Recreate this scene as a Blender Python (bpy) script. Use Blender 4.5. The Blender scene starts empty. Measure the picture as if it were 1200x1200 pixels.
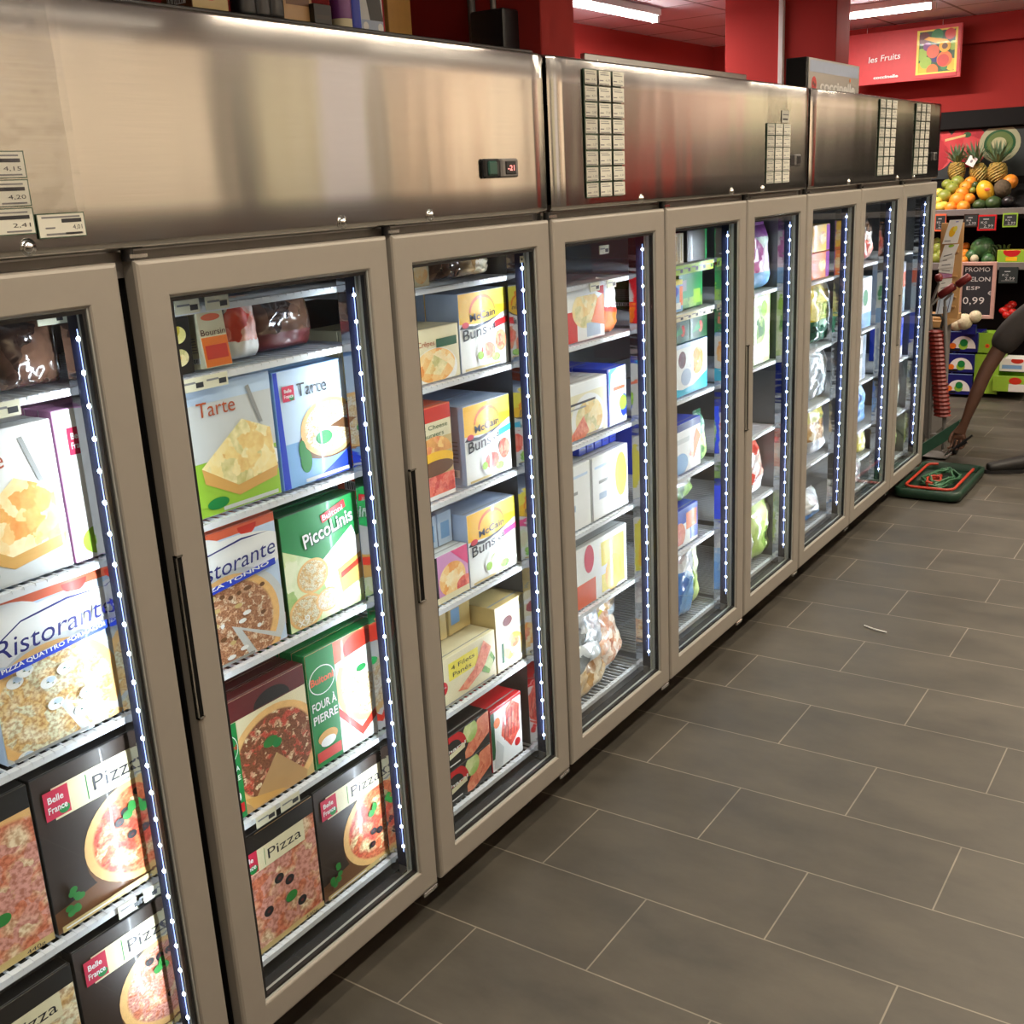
import bpy, math, random
from mathutils import Vector, Matrix, noise
random.seed(7)
PI = math.pi
SC = bpy.context.scene
COL = SC.collection

# ------------------------------------------------------------------ camera
F, YAW, PITCH, ROLL = 1287.98, .9673, .2866, -.0523
CAM = Vector((0.0, -1.4895, 1.7072))
fwd = Vector((math.sin(YAW) * math.cos(PITCH), math.cos(YAW) * math.cos(PITCH), -math.sin(PITCH)))
r0 = fwd.cross(Vector((0, 0, 1))).normalized()
u0 = r0.cross(fwd)
RV = math.cos(ROLL) * r0 + math.sin(ROLL) * u0
UV_ = -math.sin(ROLL) * r0 + math.cos(ROLL) * u0
cd = bpy.data.cameras.new('camera')
cam = bpy.data.objects.new('camera', cd)
COL.objects.link(cam)
M = Matrix((RV, UV_, -fwd)).transposed().to_4x4()
M.translation = CAM
cam.matrix_world = M
cd.sensor_width = 36.0
cd.lens = 36.0 * F / 1200.0
cd.clip_start = .05
cd.clip_end = 60
SC.camera = cam

# ------------------------------------------------------------------ world, exposure
w = bpy.data.worlds.new('world')
SC.world = w
w.use_nodes = True
w.node_tree.nodes['Background'].inputs[0].default_value = (.9, .75, .6, 1)
w.node_tree.nodes['Background'].inputs[1].default_value = .12
SC.view_settings.view_transform = 'Standard'
SC.view_settings.look = 'None'
SC.view_settings.exposure = 0.0
SC.view_settings.gamma = 1.0
SC.view_settings.use_curve_mapping = False
SC.cycles.use_denoising = True
SC.cycles.max_bounces = 8
SC.cycles.transparent_max_bounces = 16
SC.cycles.caustics_reflective = False
SC.cycles.caustics_refractive = False
SC.cycles.sample_clamp_indirect = 4

CEIL = 2.8


def area(name, loc, sx, sy, energy, color, direction, parent=None, spread=PI):
    l = bpy.data.lights.new(name, 'AREA')
    l.shape = 'RECTANGLE'
    l.size, l.size_y = sx, sy
    l.energy = energy
    l.color = color
    l.spread = spread
    o = bpy.data.objects.new(name, l)
    COL.objects.link(o)
    q = Vector(direction).to_track_quat('-Z', 'Y')
    o.rotation_euler = q.to_euler()
    if parent:
        o.parent = parent
        o.location = Vector(loc) - parent.location
    else:
        o.location = loc
    return o


def at(px, py, ax, v):
    """point where the line of sight through a pixel of the photograph meets the plane ax = v"""
    d = fwd + RV * (px - 600) / F - UV_ * (py - 600) / F
    k = 'xyz'.index(ax)
    t = (v - CAM[k]) / d[k]
    return CAM + d * t


# ------------------------------------------------------------------ materials
MATS = {}


def nt(name):
    m = bpy.data.materials.new(name)
    m.use_nodes = True
    MATS[name] = m
    return m, m.node_tree.nodes, m.node_tree.links, m.node_tree.nodes['Principled BSDF']


def mat(name, c, rough=.5, metal=0.0, coat=0.0, var=.06, scale=30, bump=0.0, spec=.5):
    if name in MATS:
        return MATS[name]
    m, N, L, P = nt(name)
    tc = N.new('ShaderNodeTexCoord')
    nz = N.new('ShaderNodeTexNoise')
    nz.inputs['Scale'].default_value = scale
    nz.inputs['Detail'].default_value = 3
    L.new(tc.outputs['Object'], nz.inputs['Vector'])
    mx = N.new('ShaderNodeMix')
    mx.data_type = 'RGBA'
    mx.inputs['A'].default_value = tuple(max(0, v * (1 - var * 2)) for v in c) + (1,)
    mx.inputs['B'].default_value = tuple(min(1, v * (1 + var)) for v in c) + (1,)
    L.new(nz.outputs['Fac'], mx.inputs['Factor'])
    L.new(mx.outputs['Result'], P.inputs['Base Color'])
    P.inputs['Roughness'].default_value = rough
    P.inputs['Metallic'].default_value = metal
    P.inputs['Coat Weight'].default_value = coat
    P.inputs['Specular IOR Level'].default_value = spec
    if bump:
        b = N.new('ShaderNodeBump')
        b.inputs['Strength'].default_value = bump
        b.inputs['Distance'].default_value = .01
        L.new(nz.outputs['Fac'], b.inputs['Height'])
        L.new(b.outputs['Normal'], P.inputs['Normal'])
    return m


def emis(name, c, s):
    m, N, L, P = nt(name)
    P.inputs['Base Color'].default_value = (.9, .9, .9, 1)
    P.inputs['Emission Color'].default_value = tuple(c) + (1,)
    P.inputs['Emission Strength'].default_value = s
    return m


def blotch(name, cols, scale=9, rough=.45, coat=0.3, coord='Object', bump=.25, kind='VORONOI', detail=4):
    """patchwork of several colours: voronoi cells over noise, for food and produce prints"""
    if name in MATS:
        return MATS[name]
    m, N, L, P = nt(name)
    tc = N.new('ShaderNodeTexCoord')
    nz = N.new('ShaderNodeTexNoise')
    nz.inputs['Scale'].default_value = scale * 1.3
    nz.inputs['Detail'].default_value = detail
    L.new(tc.outputs[coord], nz.inputs['Vector'])
    ad = N.new('ShaderNodeVectorMath')
    ad.operation = 'MULTIPLY_ADD'
    ad.inputs[1].default_value = (.35 / scale * 3,) * 3
    L.new(nz.outputs['Color'], ad.inputs[0])
    L.new(tc.outputs[coord], ad.inputs[2])
    vo = N.new('ShaderNodeTexVoronoi')
    vo.inputs['Scale'].default_value = scale
    L.new(ad.outputs[0], vo.inputs['Vector'])
    sp = N.new('ShaderNodeSeparateColor')
    L.new(vo.outputs['Color'], sp.inputs[0])
    mm = N.new('ShaderNodeMix')
    mm.inputs[0].default_value = .45
    L.new(sp.outputs[0], mm.inputs[2])
    L.new(nz.outputs['Fac'], mm.inputs[3])
    rp = N.new('ShaderNodeValToRGB')
    el = rp.color_ramp.elements
    n = len(cols)
    for i, c in enumerate(cols):
        p = .18 + .64 * i / max(1, n - 1)
        if i == 0:
            el[0].position = p
            el[0].color = tuple(c) + (1,)
        elif i == n - 1:
            el[-1].position = p
            el[-1].color = tuple(c) + (1,)
        else:
            e = el.new(p)
            e.color = tuple(c) + (1,)
    L.new(mm.outputs[0], rp.inputs[0])
    L.new(rp.outputs[0], P.inputs['Base Color'])
    P.inputs['Roughness'].default_value = rough
    P.inputs['Coat Weight'].default_value = coat
    if bump:
        b = N.new('ShaderNodeBump')
        b.inputs['Strength'].default_value = bump
        b.inputs['Distance'].default_value = .004
        L.new(vo.outputs['Distance'], b.inputs['Height'])
        L.new(b.outputs['Normal'], P.inputs['Normal'])
    return m


def pizza_mat(name, sauce, cheese, meat, crust=(.62, .36, .14), scale=5.0, meatamt=.5):
    """printed pizza: uv runs -1..1 over the disc, rim is crust, inside cheese over sauce with bits"""
    m, N, L, P = nt(name)
    uv = N.new('ShaderNodeUVMap')
    ln = N.new('ShaderNodeVectorMath')
    ln.operation = 'LENGTH'
    L.new(uv.outputs[0], ln.inputs[0])
    nz = N.new('ShaderNodeTexNoise')
    nz.inputs['Scale'].default_value = scale
    nz.inputs['Detail'].default_value = 5
    L.new(uv.outputs[0], nz.inputs['Vector'])
    ad = N.new('ShaderNodeVectorMath')
    ad.operation = 'MULTIPLY_ADD'
    ad.inputs[1].default_value = (.3, .3, .3)
    L.new(nz.outputs['Color'], ad.inputs[0])
    L.new(uv.outputs[0], ad.inputs[2])
    v1 = N.new('ShaderNodeTexVoronoi')
    v1.inputs['Scale'].default_value = scale * .9
    L.new(ad.outputs[0], v1.inputs['Vector'])
    r1 = N.new('ShaderNodeValToRGB')
    r1.color_ramp.elements[0].position = .25
    r1.color_ramp.elements[0].color = (1, 1, 1, 1)
    r1.color_ramp.elements[1].position = .62
    r1.color_ramp.elements[1].color = (0, 0, 0, 1)
    L.new(v1.outputs['Distance'], r1.inputs[0])
    c1 = N.new('ShaderNodeMix')
    c1.data_type = 'RGBA'
    c1.inputs['A'].default_value = tuple(sauce) + (1,)
    c1.inputs['B'].default_value = tuple(cheese) + (1,)
    L.new(r1.outputs[0], c1.inputs['Factor'])
    v2 = N.new('ShaderNodeTexVoronoi')
    v2.inputs['Scale'].default_value = scale * 1.9
    L.new(ad.outputs[0], v2.inputs['Vector'])
    sp = N.new('ShaderNodeSeparateColor')
    L.new(v2.outputs['Color'], sp.inputs[0])
    r2 = N.new('ShaderNodeValToRGB')
    r2.color_ramp.elements[0].position = meatamt
    r2.color_ramp.elements[1].position = meatamt + .1
    r2.color_ramp.elements[0].color = (1, 1, 1, 1)
    r2.color_ramp.elements[1].color = (0, 0, 0, 1)
    L.new(sp.outputs[0], r2.inputs[0])
    c2 = N.new('ShaderNodeMix')
    c2.data_type = 'RGBA'
    L.new(c1.outputs['Result'], c2.inputs['A'])
    c2.inputs['B'].default_value = tuple(meat) + (1,)
    L.new(r2.outputs[0], c2.inputs['Factor'])
    # browning by fine noise
    n2 = N.new('ShaderNodeTexNoise')
    n2.inputs['Scale'].default_value = scale * 5
    n2.inputs['Detail'].default_value = 4
    L.new(uv.outputs[0], n2.inputs['Vector'])
    c3 = N.new('ShaderNodeMix')
    c3.data_type = 'RGBA'
    c3.blend_type = 'MULTIPLY'
    c3.inputs['Factor'].default_value = .75
    L.new(c2.outputs['Result'], c3.inputs['A'])
    rr = N.new('ShaderNodeValToRGB')
    rr.color_ramp.elements[0].position = .38
    rr.color_ramp.elements[0].color = (.45, .25, .14, 1)
    rr.color_ramp.elements[1].position = .58
    rr.color_ramp.elements[1].color = (1, 1, 1, 1)
    L.new(n2.outputs['Fac'], rr.inputs[0])
    L.new(rr.outputs[0], c3.inputs['B'])
    # crust
    cr = N.new('ShaderNodeValToRGB')
    cr.color_ramp.elements[0].position = .0
    cr.color_ramp.elements[0].color = (0, 0, 0, 1)
    cr.color_ramp.elements[1].position = 1.0
    cr.color_ramp.elements[1].color = (1, 1, 1, 1)
    mr = N.new('ShaderNodeMapRange')
    mr.inputs['From Min'].default_value = .84
    mr.inputs['From Max'].default_value = .88
    L.new(ln.outputs['Value'], mr.inputs['Value'])
    c4 = N.new('ShaderNodeMix')
    c4.data_type = 'RGBA'
    L.new(mr.outputs[0], c4.inputs['Factor'])
    L.new(c3.outputs['Result'], c4.inputs['A'])
    c5 = N.new('ShaderNodeMix')
    c5.data_type = 'RGBA'
    c5.inputs['A'].default_value = tuple(crust) + (1,)
    c5.inputs['B'].default_value = tuple(min(1, x * 1.7) for x in crust) + (1,)
    L.new(nz.outputs['Fac'], c5.inputs['Factor'])
    L.new(c5.outputs['Result'], c4.inputs['B'])
    L.new(c4.outputs['Result'], P.inputs['Base Color'])
    P.inputs['Roughness'].default_value = .35
    P.inputs['Coat Weight'].default_value = .3
    return m


def make_mats():
    # brushed steel: grain runs so that reflections smear vertically
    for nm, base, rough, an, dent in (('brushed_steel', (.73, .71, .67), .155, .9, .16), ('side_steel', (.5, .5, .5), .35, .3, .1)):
        m, N, L, P = nt(nm)
        tc = N.new('ShaderNodeTexCoord')
        mp = N.new('ShaderNodeMapping')
        mp.inputs['Scale'].default_value = (3.2, 1, .7)
        L.new(tc.outputs['Object'], mp.inputs[0])
        nz = N.new('ShaderNodeTexNoise')
        nz.inputs['Scale'].default_value = 1.6
        nz.inputs['Detail'].default_value = 1.5
        L.new(mp.outputs[0], nz.inputs['Vector'])
        m2 = N.new('ShaderNodeMapping')
        m2.inputs['Scale'].default_value = (6, 1, 700)
        L.new(tc.outputs['Object'], m2.inputs[0])
        n2 = N.new('ShaderNodeTexNoise')
        n2.inputs['Scale'].default_value = 1.0
        n2.inputs['Detail'].default_value = 2
        L.new(m2.outputs[0], n2.inputs['Vector'])
        mx = N.new('ShaderNodeMix')
        mx.data_type = 'RGBA'
        mx.inputs['A'].default_value = tuple(v * .88 for v in base) + (1,)
        mx.inputs['B'].default_value = tuple(v * 1.08 for v in base) + (1,)
        L.new(n2.outputs['Fac'], mx.inputs['Factor'])
        L.new(mx.outputs['Result'], P.inputs['Base Color'])
        b = N.new('ShaderNodeBump')
        b.inputs['Strength'].default_value = dent
        b.inputs['Distance'].default_value = .02
        L.new(nz.outputs['Fac'], b.inputs['Height'])
        L.new(b.outputs['Normal'], P.inputs['Normal'])
        P.inputs['Metallic'].default_value = 1
        P.inputs['Roughness'].default_value = rough
        P.inputs['Anisotropic'].default_value = an
        tg = N.new('ShaderNodeTangent')
        tg.direction_type = 'UV_MAP'
        L.new(tg.outputs[0], P.inputs['Tangent'])
    # mirror band beside the lamps: polished with horizontal ripples
    m, N, L, P = nt('rippled_steel')
    tc = N.new('ShaderNodeTexCoord')
    mp = N.new('ShaderNodeMapping')
    mp.inputs['Scale'].default_value = (1, 4, 22)
    L.new(tc.outputs['Object'], mp.inputs[0])
    nz = N.new('ShaderNodeTexNoise')
    nz.inputs['Scale'].default_value = 2
    nz.inputs['Detail'].default_value = 1
    L.new(mp.outputs[0], nz.inputs['Vector'])
    b = N.new('ShaderNodeBump')
    b.inputs['Strength'].default_value = .25
    b.inputs['Distance'].default_value = .01
    L.new(nz.outputs['Fac'], b.inputs['Height'])
    L.new(b.outputs['Normal'], P.inputs['Normal'])
    P.inputs['Metallic'].default_value = 1
    P.inputs['Roughness'].default_value = .09
    P.inputs['Base Color'].default_value = (.62, .63, .66, 1)
    # door glass: mostly clear with a fresnel reflection
    m, N, L, P = nt('door_glass')
    N.remove(P)
    out = N['Material Output']
    tr = N.new('ShaderNodeBsdfTransparent')
    tr.inputs[0].default_value = (.95, .97, .96, 1)
    gl = N.new('ShaderNodeBsdfGlossy')
    gl.inputs['Roughness'].default_value = .01
    ge = N.new('ShaderNodeNewGeometry')
    dt = N.new('ShaderNodeVectorMath')
    dt.operation = 'DOT_PRODUCT'
    L.new(ge.outputs['Normal'], dt.inputs[0])
    L.new(ge.outputs['Incoming'], dt.inputs[1])
    prev = dt.outputs['Value']
    for op, v in (('ABSOLUTE', None), ('SUBTRACT', 1.0), ('POWER', 5.0), ('MULTIPLY_ADD', .9)):
        mt = N.new('ShaderNodeMath')
        mt.operation = op
        if op == 'SUBTRACT':
            mt.inputs[0].default_value = v
            L.new(prev, mt.inputs[1])
        else:
            L.new(prev, mt.inputs[0])
            if v is not None:
                mt.inputs[1].default_value = v
        if op == 'MULTIPLY_ADD':
            mt.inputs[2].default_value = .028
        prev = mt.outputs[0]
    ms = N.new('ShaderNodeMixShader')
    L.new(prev, ms.inputs[0])
    L.new(tr.outputs[0], ms.inputs[1])
    L.new(gl.outputs[0], ms.inputs[2])
    L.new(ms.outputs[0], out.inputs[0])
    # clear plastic sleeve
    m, N, L, P = nt('clear_plastic')
    N.remove(P)
    out = N['Material Output']
    tr = N.new('ShaderNodeBsdfTransparent')
    tr.inputs[0].default_value = (.93, .93, .93, 1)
    gl = N.new('ShaderNodeBsdfGlossy')
    gl.inputs['Roughness'].default_value = .2
    tc = N.new('ShaderNodeTexCoord')
    nz = N.new('ShaderNodeTexNoise')
    nz.inputs['Scale'].default_value = 14
    b = N.new('ShaderNodeBump')
    b.inputs['Strength'].default_value = .6
    b.inputs['Distance'].default_value = .02
    L.new(tc.outputs['Object'], nz.inputs['Vector'])
    L.new(nz.outputs['Fac'], b.inputs['Height'])
    L.new(b.outputs['Normal'], gl.inputs['Normal'])
    ms = N.new('ShaderNodeMixShader')
    ms.inputs[0].default_value = .09
    L.new(tr.outputs[0], ms.inputs[1])
    L.new(gl.outputs[0], ms.inputs[2])
    L.new(ms.outputs[0], out.inputs[0])
    # floor tiles 30 x 61 cm, long side across the aisle, half bond
    m, N, L, P = nt('floor_tiles')
    tc = N.new('ShaderNodeTexCoord')
    sx = N.new('ShaderNodeSeparateXYZ')
    L.new(tc.outputs['Object'], sx.inputs[0])
    a = N.new('ShaderNodeMath')
    a.inputs[1].default_value = .395
    L.new(sx.outputs['Y'], a.inputs[0])
    c = N.new('ShaderNodeMath')
    c.inputs[1].default_value = -2.0867
    L.new(sx.outputs['X'], c.inputs[0])
    cb = N.new('ShaderNodeCombineXYZ')
    L.new(a.outputs[0], cb.inputs[0])
    L.new(c.outputs[0], cb.inputs[1])
    br = N.new('ShaderNodeTexBrick')
    br.offset = .5
    br.inputs['Scale'].default_value = 1
    br.inputs['Brick Width'].default_value = .61
    br.inputs['Row Height'].default_value = .30
    br.inputs['Mortar Size'].default_value = .0022
    br.inputs['Mortar Smooth'].default_value = .3
    br.inputs['Color1'].default_value = (.070, .064, .052, 1)
    br.inputs['Color2'].default_value = (.084, .077, .063, 1)
    br.inputs['Mortar'].default_value = (.24, .22, .18, 1)
    L.new(cb.outputs[0], br.inputs['Vector'])
    nz = N.new('ShaderNodeTexNoise')
    nz.inputs['Scale'].default_value = 3.5
    nz.inputs['Detail'].default_value = 6
    nz.inputs['Roughness'].default_value = .62
    mp = N.new('ShaderNodeMapping')
    mp.inputs['Scale'].default_value = (1.6, .8, 1)
    L.new(tc.outputs['Object'], mp.inputs[0])
    L.new(mp.outputs[0], nz.inputs['Vector'])
    rp = N.new('ShaderNodeValToRGB')
    rp.color_ramp.elements[0].position = .3
    rp.color_ramp.elements[0].color = (.62, .62, .62, 1)
    rp.color_ramp.elements[1].position = .72
    rp.color_ramp.elements[1].color = (1.25, 1.22, 1.18, 1)
    L.new(nz.outputs['Fac'], rp.inputs[0])
    mx = N.new('ShaderNodeMix')
    mx.data_type = 'RGBA'
    mx.blend_type = 'MULTIPLY'
    mx.inputs['Factor'].default_value = 1
    L.new(br.outputs['Color'], mx.inputs['A'])
    L.new(rp.outputs[0], mx.inputs['B'])
    L.new(mx.outputs['Result'], P.inputs['Base Color'])
    r2 = N.new('ShaderNodeMapRange')
    r2.inputs['To Min'].default_value = .42
    r2.inputs['To Max'].default_value = .62
    L.new(nz.outputs['Fac'], r2.inputs['Value'])
    L.new(r2.outputs[0], P.inputs['Roughness'])
    b = N.new('ShaderNodeBump')
    b.inputs['Strength'].default_value = .25
    b.inputs['Distance'].default_value = .002
    b.invert = True
    L.new(br.outputs['Fac'], b.inputs['Height'])
    L.new(b.outputs['Normal'], P.inputs['Normal'])
    # ceiling tiles
    m, N, L, P = nt('ceiling_tiles')
    tc = N.new('ShaderNodeTexCoord')
    br = N.new('ShaderNodeTexBrick')
    br.offset = 0
    br.inputs['Scale'].default_value = 1
    br.inputs['Brick Width'].default_value = .6
    br.inputs['Row Height'].default_value = .6
    br.inputs['Mortar Size'].default_value = .012
    br.inputs['Color1'].default_value = (.84, .79, .88, 1)
    br.inputs['Color2'].default_value = (.80, .75, .84, 1)
    br.inputs['Mortar'].default_value = (.33, .29, .32, 1)
    L.new(tc.outputs['Object'], br.inputs['Vector'])
    L.new(br.outputs['Color'], P.inputs['Base Color'])
    P.inputs['Roughness'].default_value = .9
    mat('door_aluminium', (.38, .352, .305), .42, .2, var=.02)
    mat('frame_inner', (.50, .52, .49), .4, .2, var=.02)
    mat('black_rubber', (.012, .012, .013), .5)
    mat('black_plastic', (.015, .015, .017), .35)
    mat('chrome', (.8, .8, .78), .15, 1.0, var=.01)
    mat('cabinet_inside', (.17, .17, .175), .35, .3, var=.04)
    mat('cabinet_grey', (.22, .21, .2), .5, .3)
    mat('led_board', (.002, .003, .014), .6, spec=.2)
    emis('led_line', (.30, .42, 1.0), 3.0)
    emis('led_dot', (.72, .84, 1.0), 22)
    mat('shelf_white', (.72, .74, .78), .35, 0, .2, var=.02)
    mat('red_paint', (.37, .032, .028), .7, var=.04, scale=3, spec=.15)
    mat('cream_wall', (.90, .81, .66), .7, var=.04, scale=2)
    mat('dark_shelf', (.010, .010, .010), .8, spec=.15)
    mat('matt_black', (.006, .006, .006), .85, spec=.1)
    mat('paper_white', (.80, .80, .78), .6, var=.02)
    mat('paper_cream', (.72, .69, .52), .6, var=.04)
    mat('ink', (.03, .03, .035), .5)
    mat('ink_grey', (.22, .22, .23), .5)
    mat('label_green', (.05, .10, .06), .5)


make_mats()

C = {}


def col(name, r, g, b, rough=.42, coat=.12, **k):
    """printed colour given as sRGB 0-255"""
    f = lambda v: ((v / 255 + .055) / 1.055) ** 2.4 if v > 10 else v / 255 / 12.92
    return mat(name, (f(r), f(g), f(b)), rough, 0, coat, **k)


for a in (('p_white', 240, 240, 238), ('p_cream', 232, 222, 185), ('p_tan', 205, 180, 120), ('p_black', 26, 22, 20), ('p_darkbrown', 48, 34, 26),
          ('p_brown', 110, 72, 42), ('p_green', 22, 130, 62), ('p_lime', 150, 195, 60), ('p_dkgreen', 20, 80, 40), ('p_red', 200, 30, 36),
          ('p_logo', 205, 40, 75), ('p_orange', 235, 120, 30), ('p_yellow', 248, 195, 40), ('p_lemon', 240, 225, 80), ('p_blue', 30, 60, 190),
          ('p_sky', 130, 175, 225), ('p_ltblue', 195, 215, 238), ('p_cyan', 60, 185, 220), ('p_pink', 225, 70, 130), ('p_mauve', 215, 150, 200),
          ('p_violet', 120, 60, 130), ('p_grey', 150, 150, 148), ('p_ltgrey', 205, 208, 208), ('p_navy', 20, 25, 110), ('p_maroon', 95, 30, 32),
          ('p_salmon', 225, 105, 70), ('p_bluegrey', 165, 180, 205), ('p_text', 32, 30, 40), ('p_textred', 175, 80, 40), ('p_olive', 30, 30, 34),
          ('p_basil', 40, 125, 50), ('p_tomato', 205, 50, 30), ('p_wood', 190, 150, 100), ('p_crust', 215, 165, 90)):
    col(*a)
pizza_mat('pz_cheese', (.75, .50, .2), (.93, .85, .6), (.8, .78, .55), scale=3.6, meatamt=.35)
pizza_mat('pz_tuna', (.7, .42, .25), (.90, .80, .62), (.45, .22, .12), scale=6.0, meatamt=.55)
pizza_mat('pz_ham', (.70, .22, .12), (.90, .72, .48), (.72, .34, .28), scale=4.5, meatamt=.45)
pizza_mat('pz_tomato', (.70, .10, .06), (.94, .80, .45), (.80, .20, .08), scale=3.4, meatamt=.3)
pizza_mat('pz_beef', (.62, .10, .06), (.88, .74, .48), (.25, .09, .04), scale=5.5, meatamt=.6)
pizza_mat('pz_white', (.92, .82, .62), (.97, .94, .84), (.90, .70, .40), scale=3.6, meatamt=.3)
blotch('quiche', [(.75, .42, .12), (.92, .70, .28), (.95, .82, .45), (.55, .50, .18)], 40)
blotch('quiche_orange', [(.80, .25, .04), (.90, .45, .12), (.95, .65, .28), (.97, .82, .5)], 38)
blotch('burger', [(.50, .16, .04), (.80, .38, .10), (.93, .62, .22), (.80, .12, .06)], 30)
blotch('redfood', [(.55, .04, .03), (.78, .10, .06), (.88, .26, .18), (.62, .06, .05)], 60)
blotch('breaded', [(.60, .12, .06), (.78, .22, .12), (.84, .34, .18)], 90)
blotch('greens', [(.03, .10, .02), (.10, .28, .05), (.35, .55, .12), (.75, .80, .40)], 26)
blotch('greenpale', [(.30, .50, .14), (.62, .74, .34), (.85, .88, .62), (.45, .62, .25)], 18)
blotch('breadbag', [(.40, .20, .07), (.72, .45, .2), (.90, .78, .6), (.30, .14, .06)], 22, rough=.18, coat=.8, bump=.6)
blotch('meatbag', [(.30, .07, .04), (.70, .35, .2), (.92, .80, .66), (.50, .2, .1)], 38, rough=.15, coat=.8, bump=.6)
blotch('redbag', [(.60, .03, .02), (.85, .12, .08), (.92, .5, .4), (.9, .85, .8)], 16, rough=.15, coat=.9, bump=.6)
blotch('greenbag', [(.10, .22, .03), (.38, .55, .10), (.62, .72, .28), (.86, .88, .68)], 12, rough=.18, coat=.8, bump=.5)
blotch('yellowbag', [(.55, .45, .05), (.88, .72, .12), (.93, .86, .4), (.2, .3, .05)], 15, rough=.15, coat=.8, bump=.5)
blotch('darkgreenbag', [(.01, .05, .03), (.02, .12, .07), (.08, .25, .15), (.5, .6, .5)], 20, rough=.2, coat=.8, bump=.5)
blotch('bluebag', [(.03, .12, .50), (.08, .28, .75), (.25, .5, .88), (.75, .85, .95)], 9, rough=.15, coat=.9, bump=.5)
blotch('greybag', [(.10, .11, .12), (.30, .33, .35), (.6, .64, .68), (.85, .88, .9)], 12, rough=.12, coat=.9, bump=.7)
blotch('whitebag', [(.45, .45, .5), (.75, .76, .8), (.9, .9, .9), (.62, .5, .5)], 25, rough=.15, coat=.9, bump=.7)
blotch('pinkbag', [(.35, .08, .25), (.72, .25, .55), (.85, .75, .85), (.55, .7, .6)], 9, rough=.15, coat=.9, bump=.5)
blotch('darkpack', [(.02, .012, .01), (.07, .035, .025), (.16, .08, .05), (.28, .16, .10)], 14, rough=.15, coat=.8, bump=.5)
blotch('palebag', [(.55, .6, .5), (.75, .78, .68), (.88, .88, .82), (.35, .45, .3)], 10, rough=.15, coat=.8, bump=.5)


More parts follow.
